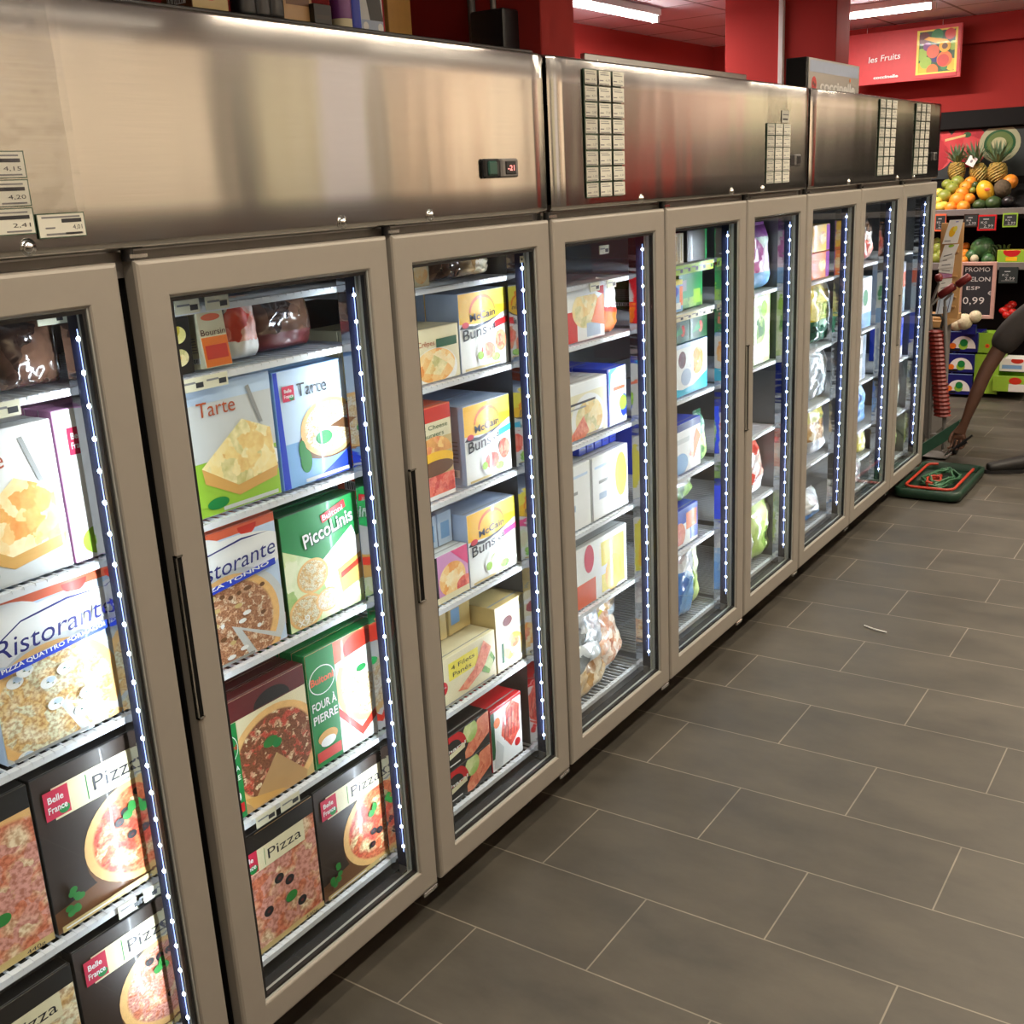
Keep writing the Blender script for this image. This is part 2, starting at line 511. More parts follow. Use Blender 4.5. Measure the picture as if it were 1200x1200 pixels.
# ------------------------------------------------------------------ mesh builder
class MB:
    def __init__(s):
        s.v, s.f, s.m, s.u, s.s = [], [], [], [], []
        s.mats = []

    def mi(s, n):
        if n not in s.mats:
            s.mats.append(n)
        return s.mats.index(n)

    def face(s, pts, m, uv=None, smooth=False):
        b = len(s.v)
        s.v += [tuple(p) for p in pts]
        s.f.append(tuple(range(b, b + len(pts))))
        s.m.append(s.mi(m))
        s.u.append(uv or [(p[0], p[2]) for p in pts])
        s.s.append(smooth)

    def grid(s, rows, m, closed=False, smooth=True, mfun=None):
        """rows of points sharing vertices"""
        b = len(s.v)
        n = len(rows[0])
        for r in rows:
            s.v += [tuple(p) for p in r]
        for i in range(len(rows) - 1):
            for j in range(n if closed else n - 1):
                k = (j + 1) % n
                q = (b + i * n + j, b + i * n + k, b + (i + 1) * n + k, b + (i + 1) * n + j)
                s.f.append(q)
                s.m.append(s.mi(mfun(i, j) if mfun else m))
                s.u.append([(s.v[a][0], s.v[a][2]) for a in q])
                s.s.append(smooth)

    def box(s, x0, x1, y0, y1, z0, z1, m, c=0.0, mf=None):
        """box, optionally chamfered by c on all edges"""
        if c <= 0:
            P = [(x0, y0, z0), (x1, y0, z0), (x1, y1, z0), (x0, y1, z0), (x0, y0, z1), (x1, y0, z1), (x1, y1, z1), (x0, y1, z1)]
            for q, mm in (((0, 1, 5, 4), 'f'), ((1, 2, 6, 5), ''), ((2, 3, 7, 6), ''), ((3, 0, 4, 7), ''), ((4, 5, 6, 7), ''), ((3, 2, 1, 0), '')):
                pts = [P[i] for i in q]
                uv = [(p[2], p[0] + p[1]) for p in pts]
                s.face(pts, mf if (mf and mm == 'f') else m, uv)
            return
        X, Y, Z = (x0, x1), (y0, y1), (z0, z1)
        b = len(s.v)
        idx = {}
        for i in (0, 1):
            for j in (0, 1):
                for k in (0, 1):
                    dx, dy, dz = (c if i == 0 else -c), (c if j == 0 else -c), (c if k == 0 else -c)
                    for a, p in (('x', (X[i], Y[j] + dy, Z[k] + dz)), ('y', (X[i] + dx, Y[j], Z[k] + dz)), ('z', (X[i] + dx, Y[j] + dy, Z[k]))):
                        idx[(i, j, k, a)] = len(s.v)
                        s.v.append(p)

        def q(*ks, mm=m):
            f = [idx[t] for t in ks]
            # orient outward
            cen = Vector(((x0 + x1) / 2, (y0 + y1) / 2, (z0 + z1) / 2))
            P = [Vector(s.v[t]) for t in f]
            n = (P[1] - P[0]).cross(P[2] - P[0])
            if n.dot(sum(P, Vector()) / len(P) - cen) < 0:
                f.reverse()
            s.f.append(tuple(f))
            s.m.append(s.mi(mm))
            s.u.append([(s.v[t][2], s.v[t][0] + s.v[t][1]) for t in f])
            s.s.append(False)
        for i in (0, 1):
            q((i, 0, 0, 'x'), (i, 1, 0, 'x'), (i, 1, 1, 'x'), (i, 0, 1, 'x'))
            q((0, i, 0, 'y'), (1, i, 0, 'y'), (1, i, 1, 'y'), (0, i, 1, 'y'), mm=(mf if (mf and i == 0) else m))
            q((0, 0, i, 'z'), (1, 0, i, 'z'), (1, 1, i, 'z'), (0, 1, i, 'z'))
            for j in (0, 1):
                q((0, i, j, 'y'), (1, i, j, 'y'), (1, i, j, 'z'), (0, i, j, 'z'))
                q((i, 0, j, 'x'), (i, 1, j, 'x'), (i, 1, j, 'z'), (i, 0, j, 'z'))
                q((i, j, 0, 'x'), (i, j, 1, 'x'), (i, j, 1, 'y'), (i, j, 0, 'y'))
                for k in (0, 1):
                    q((i, j, k, 'x'), (i, j, k, 'y'), (i, j, k, 'z'))

    def tube(s, path, r, m, n=8, cap=True):
        """round tube along points; r a number or one per point"""
        path = [Vector(p) for p in path]
        rr = r if isinstance(r, (list, tuple)) else [r] * len(path)
        rows = []
        prev = None
        for i, p in enumerate(path):
            t = (path[min(i + 1, len(path) - 1)] - path[max(i - 1, 0)]).normalized()
            a = prev if prev is not None else (Vector((0, 0, 1)) if abs(t.z) < .9 else Vector((1, 0, 0)))
            x = (a - t * a.dot(t)).normalized()
            prev = x
            y = t.cross(x)
            rows.append([p + (x * math.cos(2 * PI * k / n) + y * math.sin(2 * PI * k / n)) * rr[i] for k in range(n)])
        s.grid(rows, m, closed=True)
        if cap:
            s.face(rows[0][::-1], m)
            s.face(rows[-1], m)

    def lathe(s, prof, m, cen=(0, 0, 0), n=16, axis='z', mfun=None):
        rows = []
        c = Vector(cen)
        for r, h in prof:
            row = []
            for k in range(n):
                a = 2 * PI * k / n
                x, y = r * math.cos(a), r * math.sin(a)
                p = {'z': (x, y, h), 'y': (x, h, y), 'x': (h, x, y)}[axis]
                row.append(c + Vector(p))
            rows.append(row)
        s.grid(rows, m, closed=True, mfun=mfun)

    def ellipsoid(s, cen, r, m, n=14, k=9, mfun=None, rot=None):
        rows = []
        c = Vector(cen)
        for i in range(k + 1):
            t = PI * i / k
            row = []
            for j in range(n):
                a = 2 * PI * j / n
                p = Vector((r[0] * math.sin(t) * math.cos(a), r[1] * math.sin(t) * math.sin(a), r[2] * math.cos(t)))
                if rot:
                    p = rot @ p
                row.append(c + p)
            rows.append(row)
        s.grid(rows, m, closed=True, mfun=mfun)

    def sweep_rect(s, prof, x0, x1, z0, z1, m, mfun=None):
        """picture-frame sweep; prof = (inset, y) points, closed"""
        n = len(prof)
        rows = []
        for ins, y in prof:
            rows.append([(x0 + ins, y, z0 + ins), (x1 - ins, y, z0 + ins), (x1 - ins, y, z1 - ins), (x0 + ins, y, z1 - ins)])
        for i in range(n):
            a, b = rows[i], rows[(i + 1) % n]
            for j in range(4):
                k = (j + 1) % 4
                s.face([a[j], a[k], b[k], b[j]], mfun(i) if mfun else m)

    def build(s, name, parent=None, origin=(0, 0, 0), kind=None, rot=None):
        o3 = Vector(origin)
        me = bpy.data.meshes.new(name)
        me.from_pydata([tuple(Vector(p) - o3) for p in s.v], [], s.f)
        for n in s.mats:
            me.materials.append(MATS[n])
        me.polygons.foreach_set('material_index', s.m)
        me.polygons.foreach_set('use_smooth', s.s)
        uv = me.uv_layers.new(name='UVMap')
        flat = []
        for q in s.u:
            for a in q:
                flat += [a[0], a[1]]
        uv.data.foreach_set('uv', flat)
        me.update()
        o = bpy.data.objects.new(name, me)
        COL.objects.link(o)
        if parent:
            o.parent = parent
            pw = Vector(parent.location)
            if parent.parent:
                pw = pw + Vector(parent.parent.location)
            o.location = o3 - pw
        else:
            o.location = o3
        if kind:
            o['kind'] = kind
        return o


def tag(o, label, cat, group=None):
    o['label'] = label
    o['category'] = cat
    if group:
        o['group'] = group
    return o


def empty(name, loc, label=None, cat=None, group=None):
    o = bpy.data.objects.new(name, None)
    o.empty_display_size = .05
    COL.objects.link(o)
    o.location = loc
    if label:
        tag(o, label, cat, group)
    return o


def copy_tree(o, loc=None, label=None, group=None):
    c = o.copy()
    COL.objects.link(c)
    for ch in list(o.children):
        d = ch.copy()
        COL.objects.link(d)
        d.parent = c
        for g in list(ch.children):
            e = g.copy()
            COL.objects.link(e)
            e.parent = d
    if loc is not None:
        c.location = loc
    if label:
        c['label'] = label
    if group:
        c['group'] = group
    return c


# ------------------------------------------------------------------ lettering
TXT = {}


def glyphs(t, bold=0.0, res=3):
    k = (t, bold, res)
    if k in TXT:
        return TXT[k]
    cu = bpy.data.curves.new('lettering', 'FONT')
    cu.body = t
    cu.size = 1
    cu.resolution_u = res
    cu.offset = bold
    ob = bpy.data.objects.new('lettering', cu)
    COL.objects.link(ob)
    bpy.context.view_layer.update()
    me = ob.evaluated_get(bpy.context.evaluated_depsgraph_get()).to_mesh()
    vs = [(v.co.x, v.co.y) for v in me.vertices]
    fs = [[vs[i] for i in p.vertices] for p in me.polygons]
    xs = [v[0] for v in vs] or [0, 1]
    wd = max(xs) - min(xs)
    x0 = min(xs)
    fs = [[(x - x0, y) for x, y in f] for f in fs]
    ob.to_mesh_clear()
    bpy.data.objects.remove(ob)
    bpy.data.curves.remove(cu)
    TXT[k] = (fs, wd)
    return TXT[k]


def clip(poly, w, h, x0=0, y0=0):
    def cut(ps, ins, inter):
        out = []
        for i in range(len(ps)):
            a, b = ps[i - 1], ps[i]
            ia, ib = ins(a), ins(b)
            if ib:
                if not ia:
                    out.append(inter(a, b))
                out.append(b)
            elif ia:
                out.append(inter(a, b))
        return out

    def lx(c):
        return lambda a, b: (c, a[1] + (b[1] - a[1]) * (c - a[0]) / (b[0] - a[0])) + tuple(a[k] + (b[k] - a[k]) * (c - a[0]) / (b[0] - a[0]) for k in range(2, len(a)))

    def ly(c):
        return lambda a, b: (a[0] + (b[0] - a[0]) * (c - a[1]) / (b[1] - a[1]), c) + tuple(a[k] + (b[k] - a[k]) * (c - a[1]) / (b[1] - a[1]) for k in range(2, len(a)))
    for ins, it in ((lambda p: p[0] >= x0, lx(x0)), (lambda p: p[0] <= w, lx(w)), (lambda p: p[1] >= y0, ly(y0)), (lambda p: p[1] <= h, ly(h))):
        poly = cut(poly, ins, it)
        if len(poly) < 3:
            return []
    return poly


def draw(mb, items, w, h, T, step=.00022, margin=.0015):
    """lay printed shapes on a face. items use fractions of the face: 0..1 right, 0..1 up.
    T maps (a, b, lift) metres on the face to a 3D point"""
    lift = step

    def put(poly, m, uv=False):
        q = clip(poly, w - margin, h - margin, margin, margin)
        if len(q) >= 3:
            ar = sum(q[i - 1][0] * q[i][1] - q[i][0] * q[i - 1][1] for i in range(len(q)))
            if ar < 0:
                q = q[::-1]
            mb.face([T(p[0], p[1], lift) for p in q], m, [(p[2], p[3]) for p in q] if uv else None)
    for it in items:
        k = it[0]
        if k == 'r':           # rect x0 x1 y0 y1 mat [rot deg]
            x0, x1, y0, y1 = it[1] * w, it[2] * w, it[3] * h, it[4] * h
            P = [(x0, y0), (x1, y0), (x1, y1), (x0, y1)]
            if len(it) > 6:
                cx, cy = (x0 + x1) / 2, (y0 + y1) / 2
                a = math.radians(it[6])
                P = [(cx + (x - cx) * math.cos(a) - (y - cy) * math.sin(a), cy + (x - cx) * math.sin(a) + (y - cy) * math.cos(a)) for x, y in P]
            put(P, it[5])
        elif k == 'p':         # polygon [(x,y)..] mat
            put([(x * w, y * h) for x, y in it[1]], it[2])
        elif k == 'e':         # ellipse cx cy rx ry(all * w) mat [a0 a1]
            cx, cy, rx, ry = it[1] * w, it[2] * h, it[3] * w, it[4] * w
            a0, a1 = (it[6], it[7]) if len(it) > 7 else (0, 360)
            n = max(6, int(28 * (a1 - a0) / 360))
            P = [(cx + rx * math.cos(math.radians(a0 + (a1 - a0) * i / n)), cy + ry * math.sin(math.radians(a0 + (a1 - a0) * i / n))) for i in range(n if a1 - a0 == 360 else n + 1)]
            put(P, it[5])
        elif k == 'z':         # pizza cx cy rx ry mat a0 a1 : sector with uv
            cx, cy, rx, ry = it[1] * w, it[2] * h, it[3] * w, it[4] * w
            a0, a1 = it[6], it[7]
            n = max(8, int(40 * (a1 - a0) / 360))
            ox, oy = (it[8], it[9]) if len(it) > 9 else (0, 0)
            full = a1 - a0 >= 360
            for i in range(n):
                t0, t1 = math.radians(a0 + (a1 - a0) * i / n), math.radians(a0 + (a1 - a0) * (i + 1) / n)
                P = [(cx, cy, ox * 0.0, 0.0), (cx + rx * math.cos(t0), cy + ry * math.sin(t0), math.cos(t0), math.sin(t0)),
                     (cx + rx * math.cos(t1), cy + ry * math.sin(t1), math.cos(t1), math.sin(t1))]
                put(P, it[5], True)
        elif k == 't':         # text str x y size(frac of h) mat [opts]
            o = it[6] if len(it) > 6 else {}
            fs, wd = glyphs(it[1], o.get('bold', 0.0), o.get('res', 3))
            sz = it[4] * h
            sx = sz * o.get('sx', 1.0)
            if 'fit' in o:
                sx = o['fit'] * w / wd
            a = math.radians(o.get('rot', 0))
            sh = o.get('shear', 0)
            for f in fs:
                P = []
                for x, y in f:
                    X, Y = x * sx + y * sz * sh, y * sz
                    P.append((it[2] * w + X * math.cos(a) - Y * math.sin(a), it[3] * h + X * math.sin(a) + Y * math.cos(a)))
                put(P, it[5])
        lift += step


GROUPS = {}


KZ = .985


def ZZ(z):
    return CAM.z - (CAM.z - z) * KZ


def carton(label, x0, x1, z0, z1, d, base, front, items=(), y=.13, side=None, name='carton', behind=0, blabel=None, gap=.003, rz=0.0, tilt=0.0, cat='box', sidetext=None, group=None):
    """printed cardboard carton; front face at y, origin at the middle of its lower front edge"""
    if .1 < y < .6:
        x0, x1, z0, z1, y = x0 * KZ, x1 * KZ, ZZ(z0), ZZ(z1), y - .025
    w, h = x1 - x0, z1 - z0
    mb = MB()
    mb.box(-w / 2, w / 2, 0, d, 0, h, side or base, c=.0012, mf=front)
    # closing flap line on the top and glued seam on the side
    mb.face([(-w / 2 + .003, d * .12, h + .0002), (w / 2 - .003, d * .12, h + .0002), (w / 2 - .003, d * .16, h + .0002), (-w / 2 + .003, d * .16, h + .0002)], 'p_grey')
    draw(mb, items, w, h, lambda a, b, l: (a - w / 2, -l, b))
    # print on the left side: a bar code block and small lines
    sd = [('r', .2, .8, .1, .2, 'p_white')] + [('r', .22 + .06 * i, .24 + .06 * i + .012 * (i % 2), .11, .19, 'ink') for i in range(9)] + [('r', .2, .8, .3 + .05 * i, .315 + .05 * i, 'ink_grey') for i in range(6)]
    if d > .035:
        draw(mb, sd if sidetext is None else sidetext, d, h, lambda a, b, l: (-w / 2 - l, d - a, b))
    o = mb.build(name)
    o.location = ((x0 + x1) / 2, y, z0)
    o.rotation_euler = (tilt, 0, rz)
    tag(o, label, cat, group)
    if behind:
        g = 'cartons queued behind: ' + label[:60]
        for i in range(behind):
            c = copy_tree(o, (o.location.x, y + (d + gap) * (i + 1), z0), blabel or ('carton queued behind the ' + ' '.join(label.split(',')[0].split()[:11])), 'queued behind ' + label.split(' with ')[0].split(',')[0])
            c.rotation_euler = (0, 0, 0)
    return o


def bag(label, cx, z0, w, h, d, mats, y=.13, name='food_bag', rot=0.0, lean=0.0, seed=1, art=None, cat='bag'):
    """sealed plastic bag: pillow with crimped ends and wrinkles; mats = list of (up to v, material)"""
    if cx > 3.95:
        cx, w = cx + .065, w * 1.15
    cx, z0, w, h, y = cx * KZ, ZZ(z0), w * KZ, h * KZ, y - .025
    mb = MB()
    nu, nv = 18, 22

    def mf(i, j):
        v = (i + .5) / nv
        for t, m in mats:
            if v <= t:
                return m
        return mats[-1][1]
    for side in (-1, 1):
        rows = []
        for i in range(nv + 1):
            v = i / nv
            row = []
            for j in range(nu + 1):
                u = j / nu * 2 - 1
                if side > 0:
                    u = -u
                vv = v * 2 - 1
                t = max(0, (1 - abs(u) ** 3)) ** .6 * max(0, (1 - abs(vv) ** 5)) ** .6 * (1 - .35 * v)
                nzv = noise.noise(Vector((u * 2.3 + seed * 7, vv * 2.6, seed * 3.1 + side)))
                n2 = noise.noise(Vector((u * 7 + seed, vv * 8, seed * 1.7 + side)))
                th = d / 2 * t * (1 + .35 * nzv + .12 * n2)
                nar = 1 - .10 * abs(vv) ** 4 + .03 * noise.noise(Vector((vv * 3, seed, 0)))
                row.append((u * w / 2 * nar, d / 2 + side * th, v * h + .006 * n2 * t))
            rows.append(row)
        mb.grid(rows, None, mfun=mf)
    # crimped seals top and bottom
    for z, dz in ((h - .001, .012), (.0, 0)):
        if dz:
            n = 20
            row0 = [(-w / 2 * .9 + w * .9 * k / n, d / 2 + .0015 * (-1) ** k, z) for k in range(n + 1)]
            row1 = [(p[0], p[1], z + dz) for p in row0]
            mb.grid([row0, row1], mats[-1][1], smooth=False)
    if art:
        draw(mb, art, w * .7, h * .6, lambda a, b, l: (a - w * .35, -l + d * .02, b + h * .2))
    o = mb.build(name)
    o.location = (cx, y, z0)
    o.rotation_euler = (lean, rot, 0)
    tag(o, label, cat)
    return o


# ------------------------------------------------------------------ room
def quad(name, pts, m, kind='structure', thick=None):
    mb = MB()
    mb.face(pts, m)
    return mb.build(name, kind=kind)


RX0, RX1, RY0, RY1 = -3.0, 9.75, -4.2, 2.77


blotch('opp_dark_block', [(.05, .04, .04), (.10, .06, .05), (.07, .08, .10), (.16, .12, .08)], 5, rough=.6, coat=0, bump=0)


def room():
    mb = MB(); mb.box(RX0, RX1, RY0, RY1, -.05, 0, 'floor_tiles'); mb.build('floor', kind='structure')
    mb = MB(); mb.box(RX0, RX1, RY0, RY1, CEIL, CEIL + .05, 'ceiling_tiles'); mb.build('ceiling', kind='structure')
    mb = MB(); mb.box(RX0, RX1, RY1, RY1 + .1, 0, CEIL, 'red_paint'); mb.build('wall_back', kind='structure')
    mb = MB(); mb.box(RX1, RX1 + .1, RY0, RY1, 0, CEIL, 'red_paint'); mb.build('wall_right', kind='structure')
    mb = MB(); mb.box(RX0 - .1, RX0, RY0, RY1, 0, CEIL, 'cream_wall'); mb.build('wall_left', kind='structure')
    mb = MB(); mb.box(RX0, RX1, RY0 - .1, RY0, 0, CEIL, 'cream_wall'); mb.build('wall_front', kind='structure')
    # raised red band running along the top of the right wall
    mb = MB(); mb.box(RX1 - .10, RX1 - .001, RY0, RY1 - .001, 2.60, CEIL - .001, 'red_paint'); mb.build('trim_1', kind='structure')
    # unseen coloured panels added across the aisle to give the steel streaked reflections
    for i, (x0, x1, m) in enumerate(((5.2, 5.42, 'opp_dark'), (5.45, 5.98, 'opp_olive'), (6.0, 6.5, 'opp_blue'), (6.5, 6.64, 'opp_olive'), (6.65, 6.82, 'opp_dark'), (7.1, 7.85, 'opp_tan'), (9.3, 9.7, 'opp_dark'), (-1.5, 2.2, 'opp_tan'))):
        mb = MB(); mb.box(x0, x1, RY0 + .001, RY0 + .10, 0.0, CEIL - .001, m, c=.004); mb.build('trim_%d' % (i + 2), kind='structure')
    for i, (y0, y1, m) in enumerate(((-4.0, -3.4, 'opp_brown'), (-3.4, -2.5, 'opp_pink'), (-2.5, -1.9, 'opp_olive'), (-1.9, -1.35, 'opp_brown'), (-1.35, -.7, 'opp_olive'))):  # unseen panels added on the end wall to tone the far headers' reflections
        mb = MB(); mb.box(RX1 - .14, RX1 - .101, y0, y1, 2.11, CEIL - .001, m, c=.002); mb.build('trim_%d' % (i + 10), kind='structure')


mb = MB()
mb.box(-2.6, 9.0, RY0 + .101, RY0 + .55, 0, 1.50, 'opp_dark_block', c=.01)  # unseen dark block added to cut light bouncing off the wall
mb.build('trim_20', kind='structure')
mat('opp_dark', (.05, .045, .04), .7)
mat('opp_pink', (.62, .46, .40), .7)
mat('opp_olive', (.50, .47, .34), .7)
mat('opp_blue', (.80, .80, .88), .6)
mat('opp_tan', (.55, .44, .34), .7)
mat('opp_brown', (.55, .47, .40), .7)
room()


def column(name, x0, x1, y0, y1):
    mb = MB(); mb.box(x0, x1, y0, y1, 0, CEIL, 'red_paint', c=.004)
    return mb.build(name, kind='structure')


column('column', 3.765, 4.01, .86, 1.49)
column('column', 7.16, 7.42, .86, 1.585)

emis('tube_glow', (1.0, .92, .86), 32)
emis('tube_soft', (1.0, .88, .74), 2.5)
mat('fixture_white', (.8, .8, .78), .4)


def fixture(cx, cy, L, along, energy, label, color=(1.0, .86, .68), glow='tube_glow', spread=PI, aim=(0, 0, -1)):
    t = empty('ceiling_lamp', (cx, cy, CEIL - .001), label, 'lamp', 'fluorescent ceiling lamps')
    w = .09
    mb = MB()
    a, b = (L / 2, w / 2) if along == 'x' else (w / 2, L / 2)
    mb.box(cx - a, cx + a, cy - b, cy + b, CEIL - .045, CEIL - .001, 'fixture_white', c=.004)
    for sgn in (-1, 1):
        if along == 'x':
            mb.box(cx + sgn * a - .015, cx + sgn * a + .015, cy - .02, cy + .02, CEIL - .085, CEIL - .045, 'fixture_white')
        else:
            mb.box(cx - .02, cx + .02, cy + sgn * b - .015, cy + sgn * b + .015, CEIL - .085, CEIL - .045, 'fixture_white')
    mb.build('lamp_housing', t, (cx, cy, CEIL - .045))
    mb = MB()
    e = L / 2 - .01
    p0, p1 = ((cx - e, cy, CEIL - .068), (cx + e, cy, CEIL - .068)) if along == 'x' else ((cx, cy - e, CEIL - .068), (cx, cy + e, CEIL - .068))
    mb.tube([p0, p1], .016, glow, 12)
    mb.build('fluorescent_tube', t, (cx, cy, CEIL - .068))
    area('lamp_light', (cx, cy, CEIL - .09), L if along == 'x' else .06, .06 if along == 'x' else L, energy, color, aim, t, spread)
    return t


fixture(6.45, 2.1, 1.5, 'x', 45, 'white fluorescent tube lamp on the ceiling left of the wide red column', (1, .9, .85))
fixture(8.28, 1.12, 1.1, 'y', 60, 'white fluorescent tube lamp on the ceiling in front of the fruit sign', (1, .88, .78))
for x, e in ((-.6, 22), (1.9, 24), (4.4, 38), (6.9, 55)):  # beam narrowed to keep glare off the headers, no louvre built
    fixture(x, -1.5, 1.5, 'x', e, 'narrow-beamed fluorescent lamp over the aisle', glow='tube_soft', spread=2.4)
for x, e in ((.9, 15), (2.9, 15), (4.9, 15), (6.9, 12)):  # added lamps out of view, brightening price labels and door tops
    fixture(x, -.72, 1.2, 'x', e, 'added unseen fill lamp close over the freezer fronts', glow='tube_soft')
for x in (.5, 3.0, 5.5, 8.0):  # added washers out of view, brightening the wall mirrored in the headers
    fixture(x, -3.1, 1.5, 'x', 48, 'added unseen lamp brightening the wall across the aisle', glow='tube_soft', spread=2.4, aim=(0, -1, -.25))
fixture(8.75, -2.2, 1.5, 'y', 55, 'added unseen lamp brightening the far end wall', glow='tube_soft', spread=2.6, aim=(1, 0, -.4))  # added out of view to brighten the end wall in header reflections

# ------------------------------------------------------------------ freezers
ZB, ZT, ZQ, ZP = .107, 1.626, 1.648, 2.009
DOORPROF = [(0, .030), (0, .006), (.0025, .002), (.007, 0), (.058, 0), (.0605, .0015), (.062, .005), (.064, .006), (.065, .028), (.065, .030)]


def make_shelf(x0, x1, z, fz, bottom=False, depth=.58):
    mb = MB()
    y0 = .0895
    # front rail and stiffening rails
    mb.box(x0, x1, y0, y0 + .006, z - .013, z - .001, 'shelf_white')
    mb.box(x0, x1, y0 + .006, y0 + .014, z - .006, z - .001, 'shelf_white')
    for y in (.30, .50, .68):
        mb.box(x0, x1, y, y + .006, z - .012, z - .005, 'shelf_white')
    n = int((x1 - x0) / .021)
    for i in range(n + 1):
        x = x0 + .006 + (x1 - x0 - .012) * i / n
        mb.box(x - .002, x + .002, y0 - .001, .69, z - .005, z, 'shelf_white')
    return mb.build('wire_shelf', fz, ((x0 + x1) / 2, y0, z))


LEDM = []


def led_mesh():
    if not LEDM:
        mb = MB()
        mb.lathe([(.0002, -.0030), (.0034, -.0024), (.0042, 0)], 'led_dot', (0, 0, 0), 8, 'x')
        o = mb.build('led')
        LEDM.append(o.data)
        bpy.data.objects.remove(o)
    return LEDM[0]


def make_freezer(xs, x0, x1, label, shelves, handles, gaps=(.014, .012, .012, .014)):
    """xs: the four door boundaries"""
    fz = empty('upright_freezer', ((x0 + x1) / 2, .35, 0), label, 'freezer', 'upright glass door freezers in a row')
    Y1 = .76
    mb = MB()
    mb.box(x0, x0 + .03, .042, Y1, .10, ZP - .02, 'cabinet_grey', c=.003)
    mb.box(x1 - .03, x1, .042, Y1, .10, ZP - .02, 'cabinet_grey', c=.003)
    mb.box(x0 + .03, x1 - .03, Y1 - .03, Y1, .10, ZP - .02, 'cabinet_grey')
    mb.box(x0 + .03, x1 - .03, .06, Y1 - .03, .10, .132, 'cabinet_grey')
    mb.box(x0 + .03, x1 - .03, .03, Y1 - .03, 1.60, 1.64, 'cabinet_grey')
    mb.box(x0 + .0, x1 - .0, .012, Y1, ZP - .022, ZP - .004, 'side_steel', c=.003)
    # dark sill under the doors and shaded rail over them
    mb.box(x0 + .002, x1 - .002, .041, .075, .09, .151, 'black_rubber')
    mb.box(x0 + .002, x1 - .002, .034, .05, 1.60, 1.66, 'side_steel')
    mb.build('cabinet_body', fz, ((x0 + x1) / 2, .35, .1))
    # inner lining
    mb = MB()
    a, b = x0 + .034, x1 - .034
    mb.face([(a, .70, .14), (b, .70, .14), (b, .70, 1.59), (a, .70, 1.59)], 'cabinet_inside')
    mb.face([(a, .10, .14), (a, .70, .14), (a, .70, 1.59), (a, .10, 1.59)], 'cabinet_inside')
    mb.face([(b, .10, .14), (b, .10, 1.59), (b, .70, 1.59), (b, .70, .14)], 'cabinet_inside')
    mb.face([(a, .10, 1.59), (a, .70, 1.59), (b, .70, 1.59), (b, .10, 1.59)], 'cabinet_inside')
    mb.face([(a, .06, .136), (b, .06, .136), (b, .70, .136), (a, .70, .136)], 'side_steel')
    mb.build('inner_lining', fz, ((x0 + x1) / 2, .4, .14))
    # steel header with folded edges
    mb = MB()
    nx, nz_ = 60, 6
    hx0, hx1 = x0 + .003, x1 - .003
    rows = []
    prof = [(.012, ZQ + .0), (.004, ZQ - .004), (-.004, ZQ + .002), (-.006, ZQ + .010)]
    prof += [(-.006, ZQ + .010 + (ZP - ZQ - .018) * k / 6) for k in range(1, 7)] + [(-.003, ZP - .002), (.006, ZP), (.05, ZP)]
    b0 = len(mb.v)
    for y, z in prof:
        row = []
        for i in range(nx + 1):
            t = i / nx
            x = hx0 + (hx1 - hx0) * t
            bow = .0
            mid = math.sin(PI * max(0, min(1, (z - ZQ) / (ZP - ZQ))))
            bow = .0012 * mid * noise.noise(Vector((x * 1.7, 0.3, 1.1))) + .0005 * noise.noise(Vector((x * 5, z * 1.5, 4)))
            edge = min(t, 1 - t) * (hx1 - hx0)
            yy = y + bow + (.008 * (1 - edge / .03) ** 2 if edge < .03 else 0)
            row.append((x, yy, z))
        rows.append(row)
    mb.grid(rows, 'brushed_steel')
    mb.u = [[(mb.v[q][2], mb.v[q][0]) for q in f] for f in mb.f]
    hd = mb.build('header_panel', fz, ((x0 + x1) / 2, 0, (ZQ + ZP) / 2))
    for k, sx in enumerate((x0 + .47, x0 + (x1 - x0) * .60, x0 + (x1 - x0) * .745)):
        mb = MB()
        mb.lathe([(.0001, -.013), (.006, -.012), (.009, -.008), (.009, -.006)], 'chrome', (sx, 0, ZQ + .012), 12, 'y')
        mb.lathe([(.0001, -.009), (.013, -.0075), (.013, -.005)], 'chrome', (sx, 0, ZQ + .012), 14, 'y')
        mb.build('screw', hd, (sx, -.006, ZQ + .012))
    # doors
    for i in range(3):
        l, r = xs[i] + gaps[i] / 2, xs[i + 1] - gaps[i + 1] / 2
        mb = MB()
        mb.sweep_rect(DOORPROF, l, r, ZB, ZT, 'door_aluminium', mfun=lambda k: 'frame_inner' if k in (6, 7, 8) else 'door_aluminium')
        dr = mb.build('door', fz, (l, 0, ZB))
        mb = MB()
        mb.sweep_rect([(.004, .0305), (.060, .0305), (.060, .040), (.004, .040)], l, r, ZB, ZT, 'black_rubber')
        mb.sweep_rect([(.0655, .008), (.071, .008), (.071, .018), (.0655, .018)], l, r, ZB, ZT, 'black_rubber')
        mb.build('door_gasket', dr, (l, .03, ZB))
        mb = MB()
        mb.box(l + .0655, r - .0655, .0115, .0145, ZB + .0655, ZT - .0655, 'door_glass')
        mb.build('glass_pane', dr, ((l + r) / 2, .0115, .85))
        if handles[i]:
            h0, h1 = handles[i]
            mb = MB()
            hw = .009 if i == 1 and len(gaps) and gaps[1] > .03 else .015
            mb.box(l - .003, l + hw, -.0015, .004, h0, h1, 'matt_black', c=.001)
            mb.box(l - .006, l - .003, -.004, .004, h0 - .004, h1 + .004, 'chrome')
            mb.box(l - .006, l + hw, -.004, .002, h1, h1 + .004, 'chrome')
            mb.box(l - .006, l + hw, -.004, .002, h0 - .004, h0, 'chrome')
            mb.build('door_handle', dr, (l, 0, h0))
        # lower pivot bracket
        mb = MB()
        mb.box(r - .05, r + .002, .004, .036, ZB - .016, ZB - .004, 'chrome', c=.002)
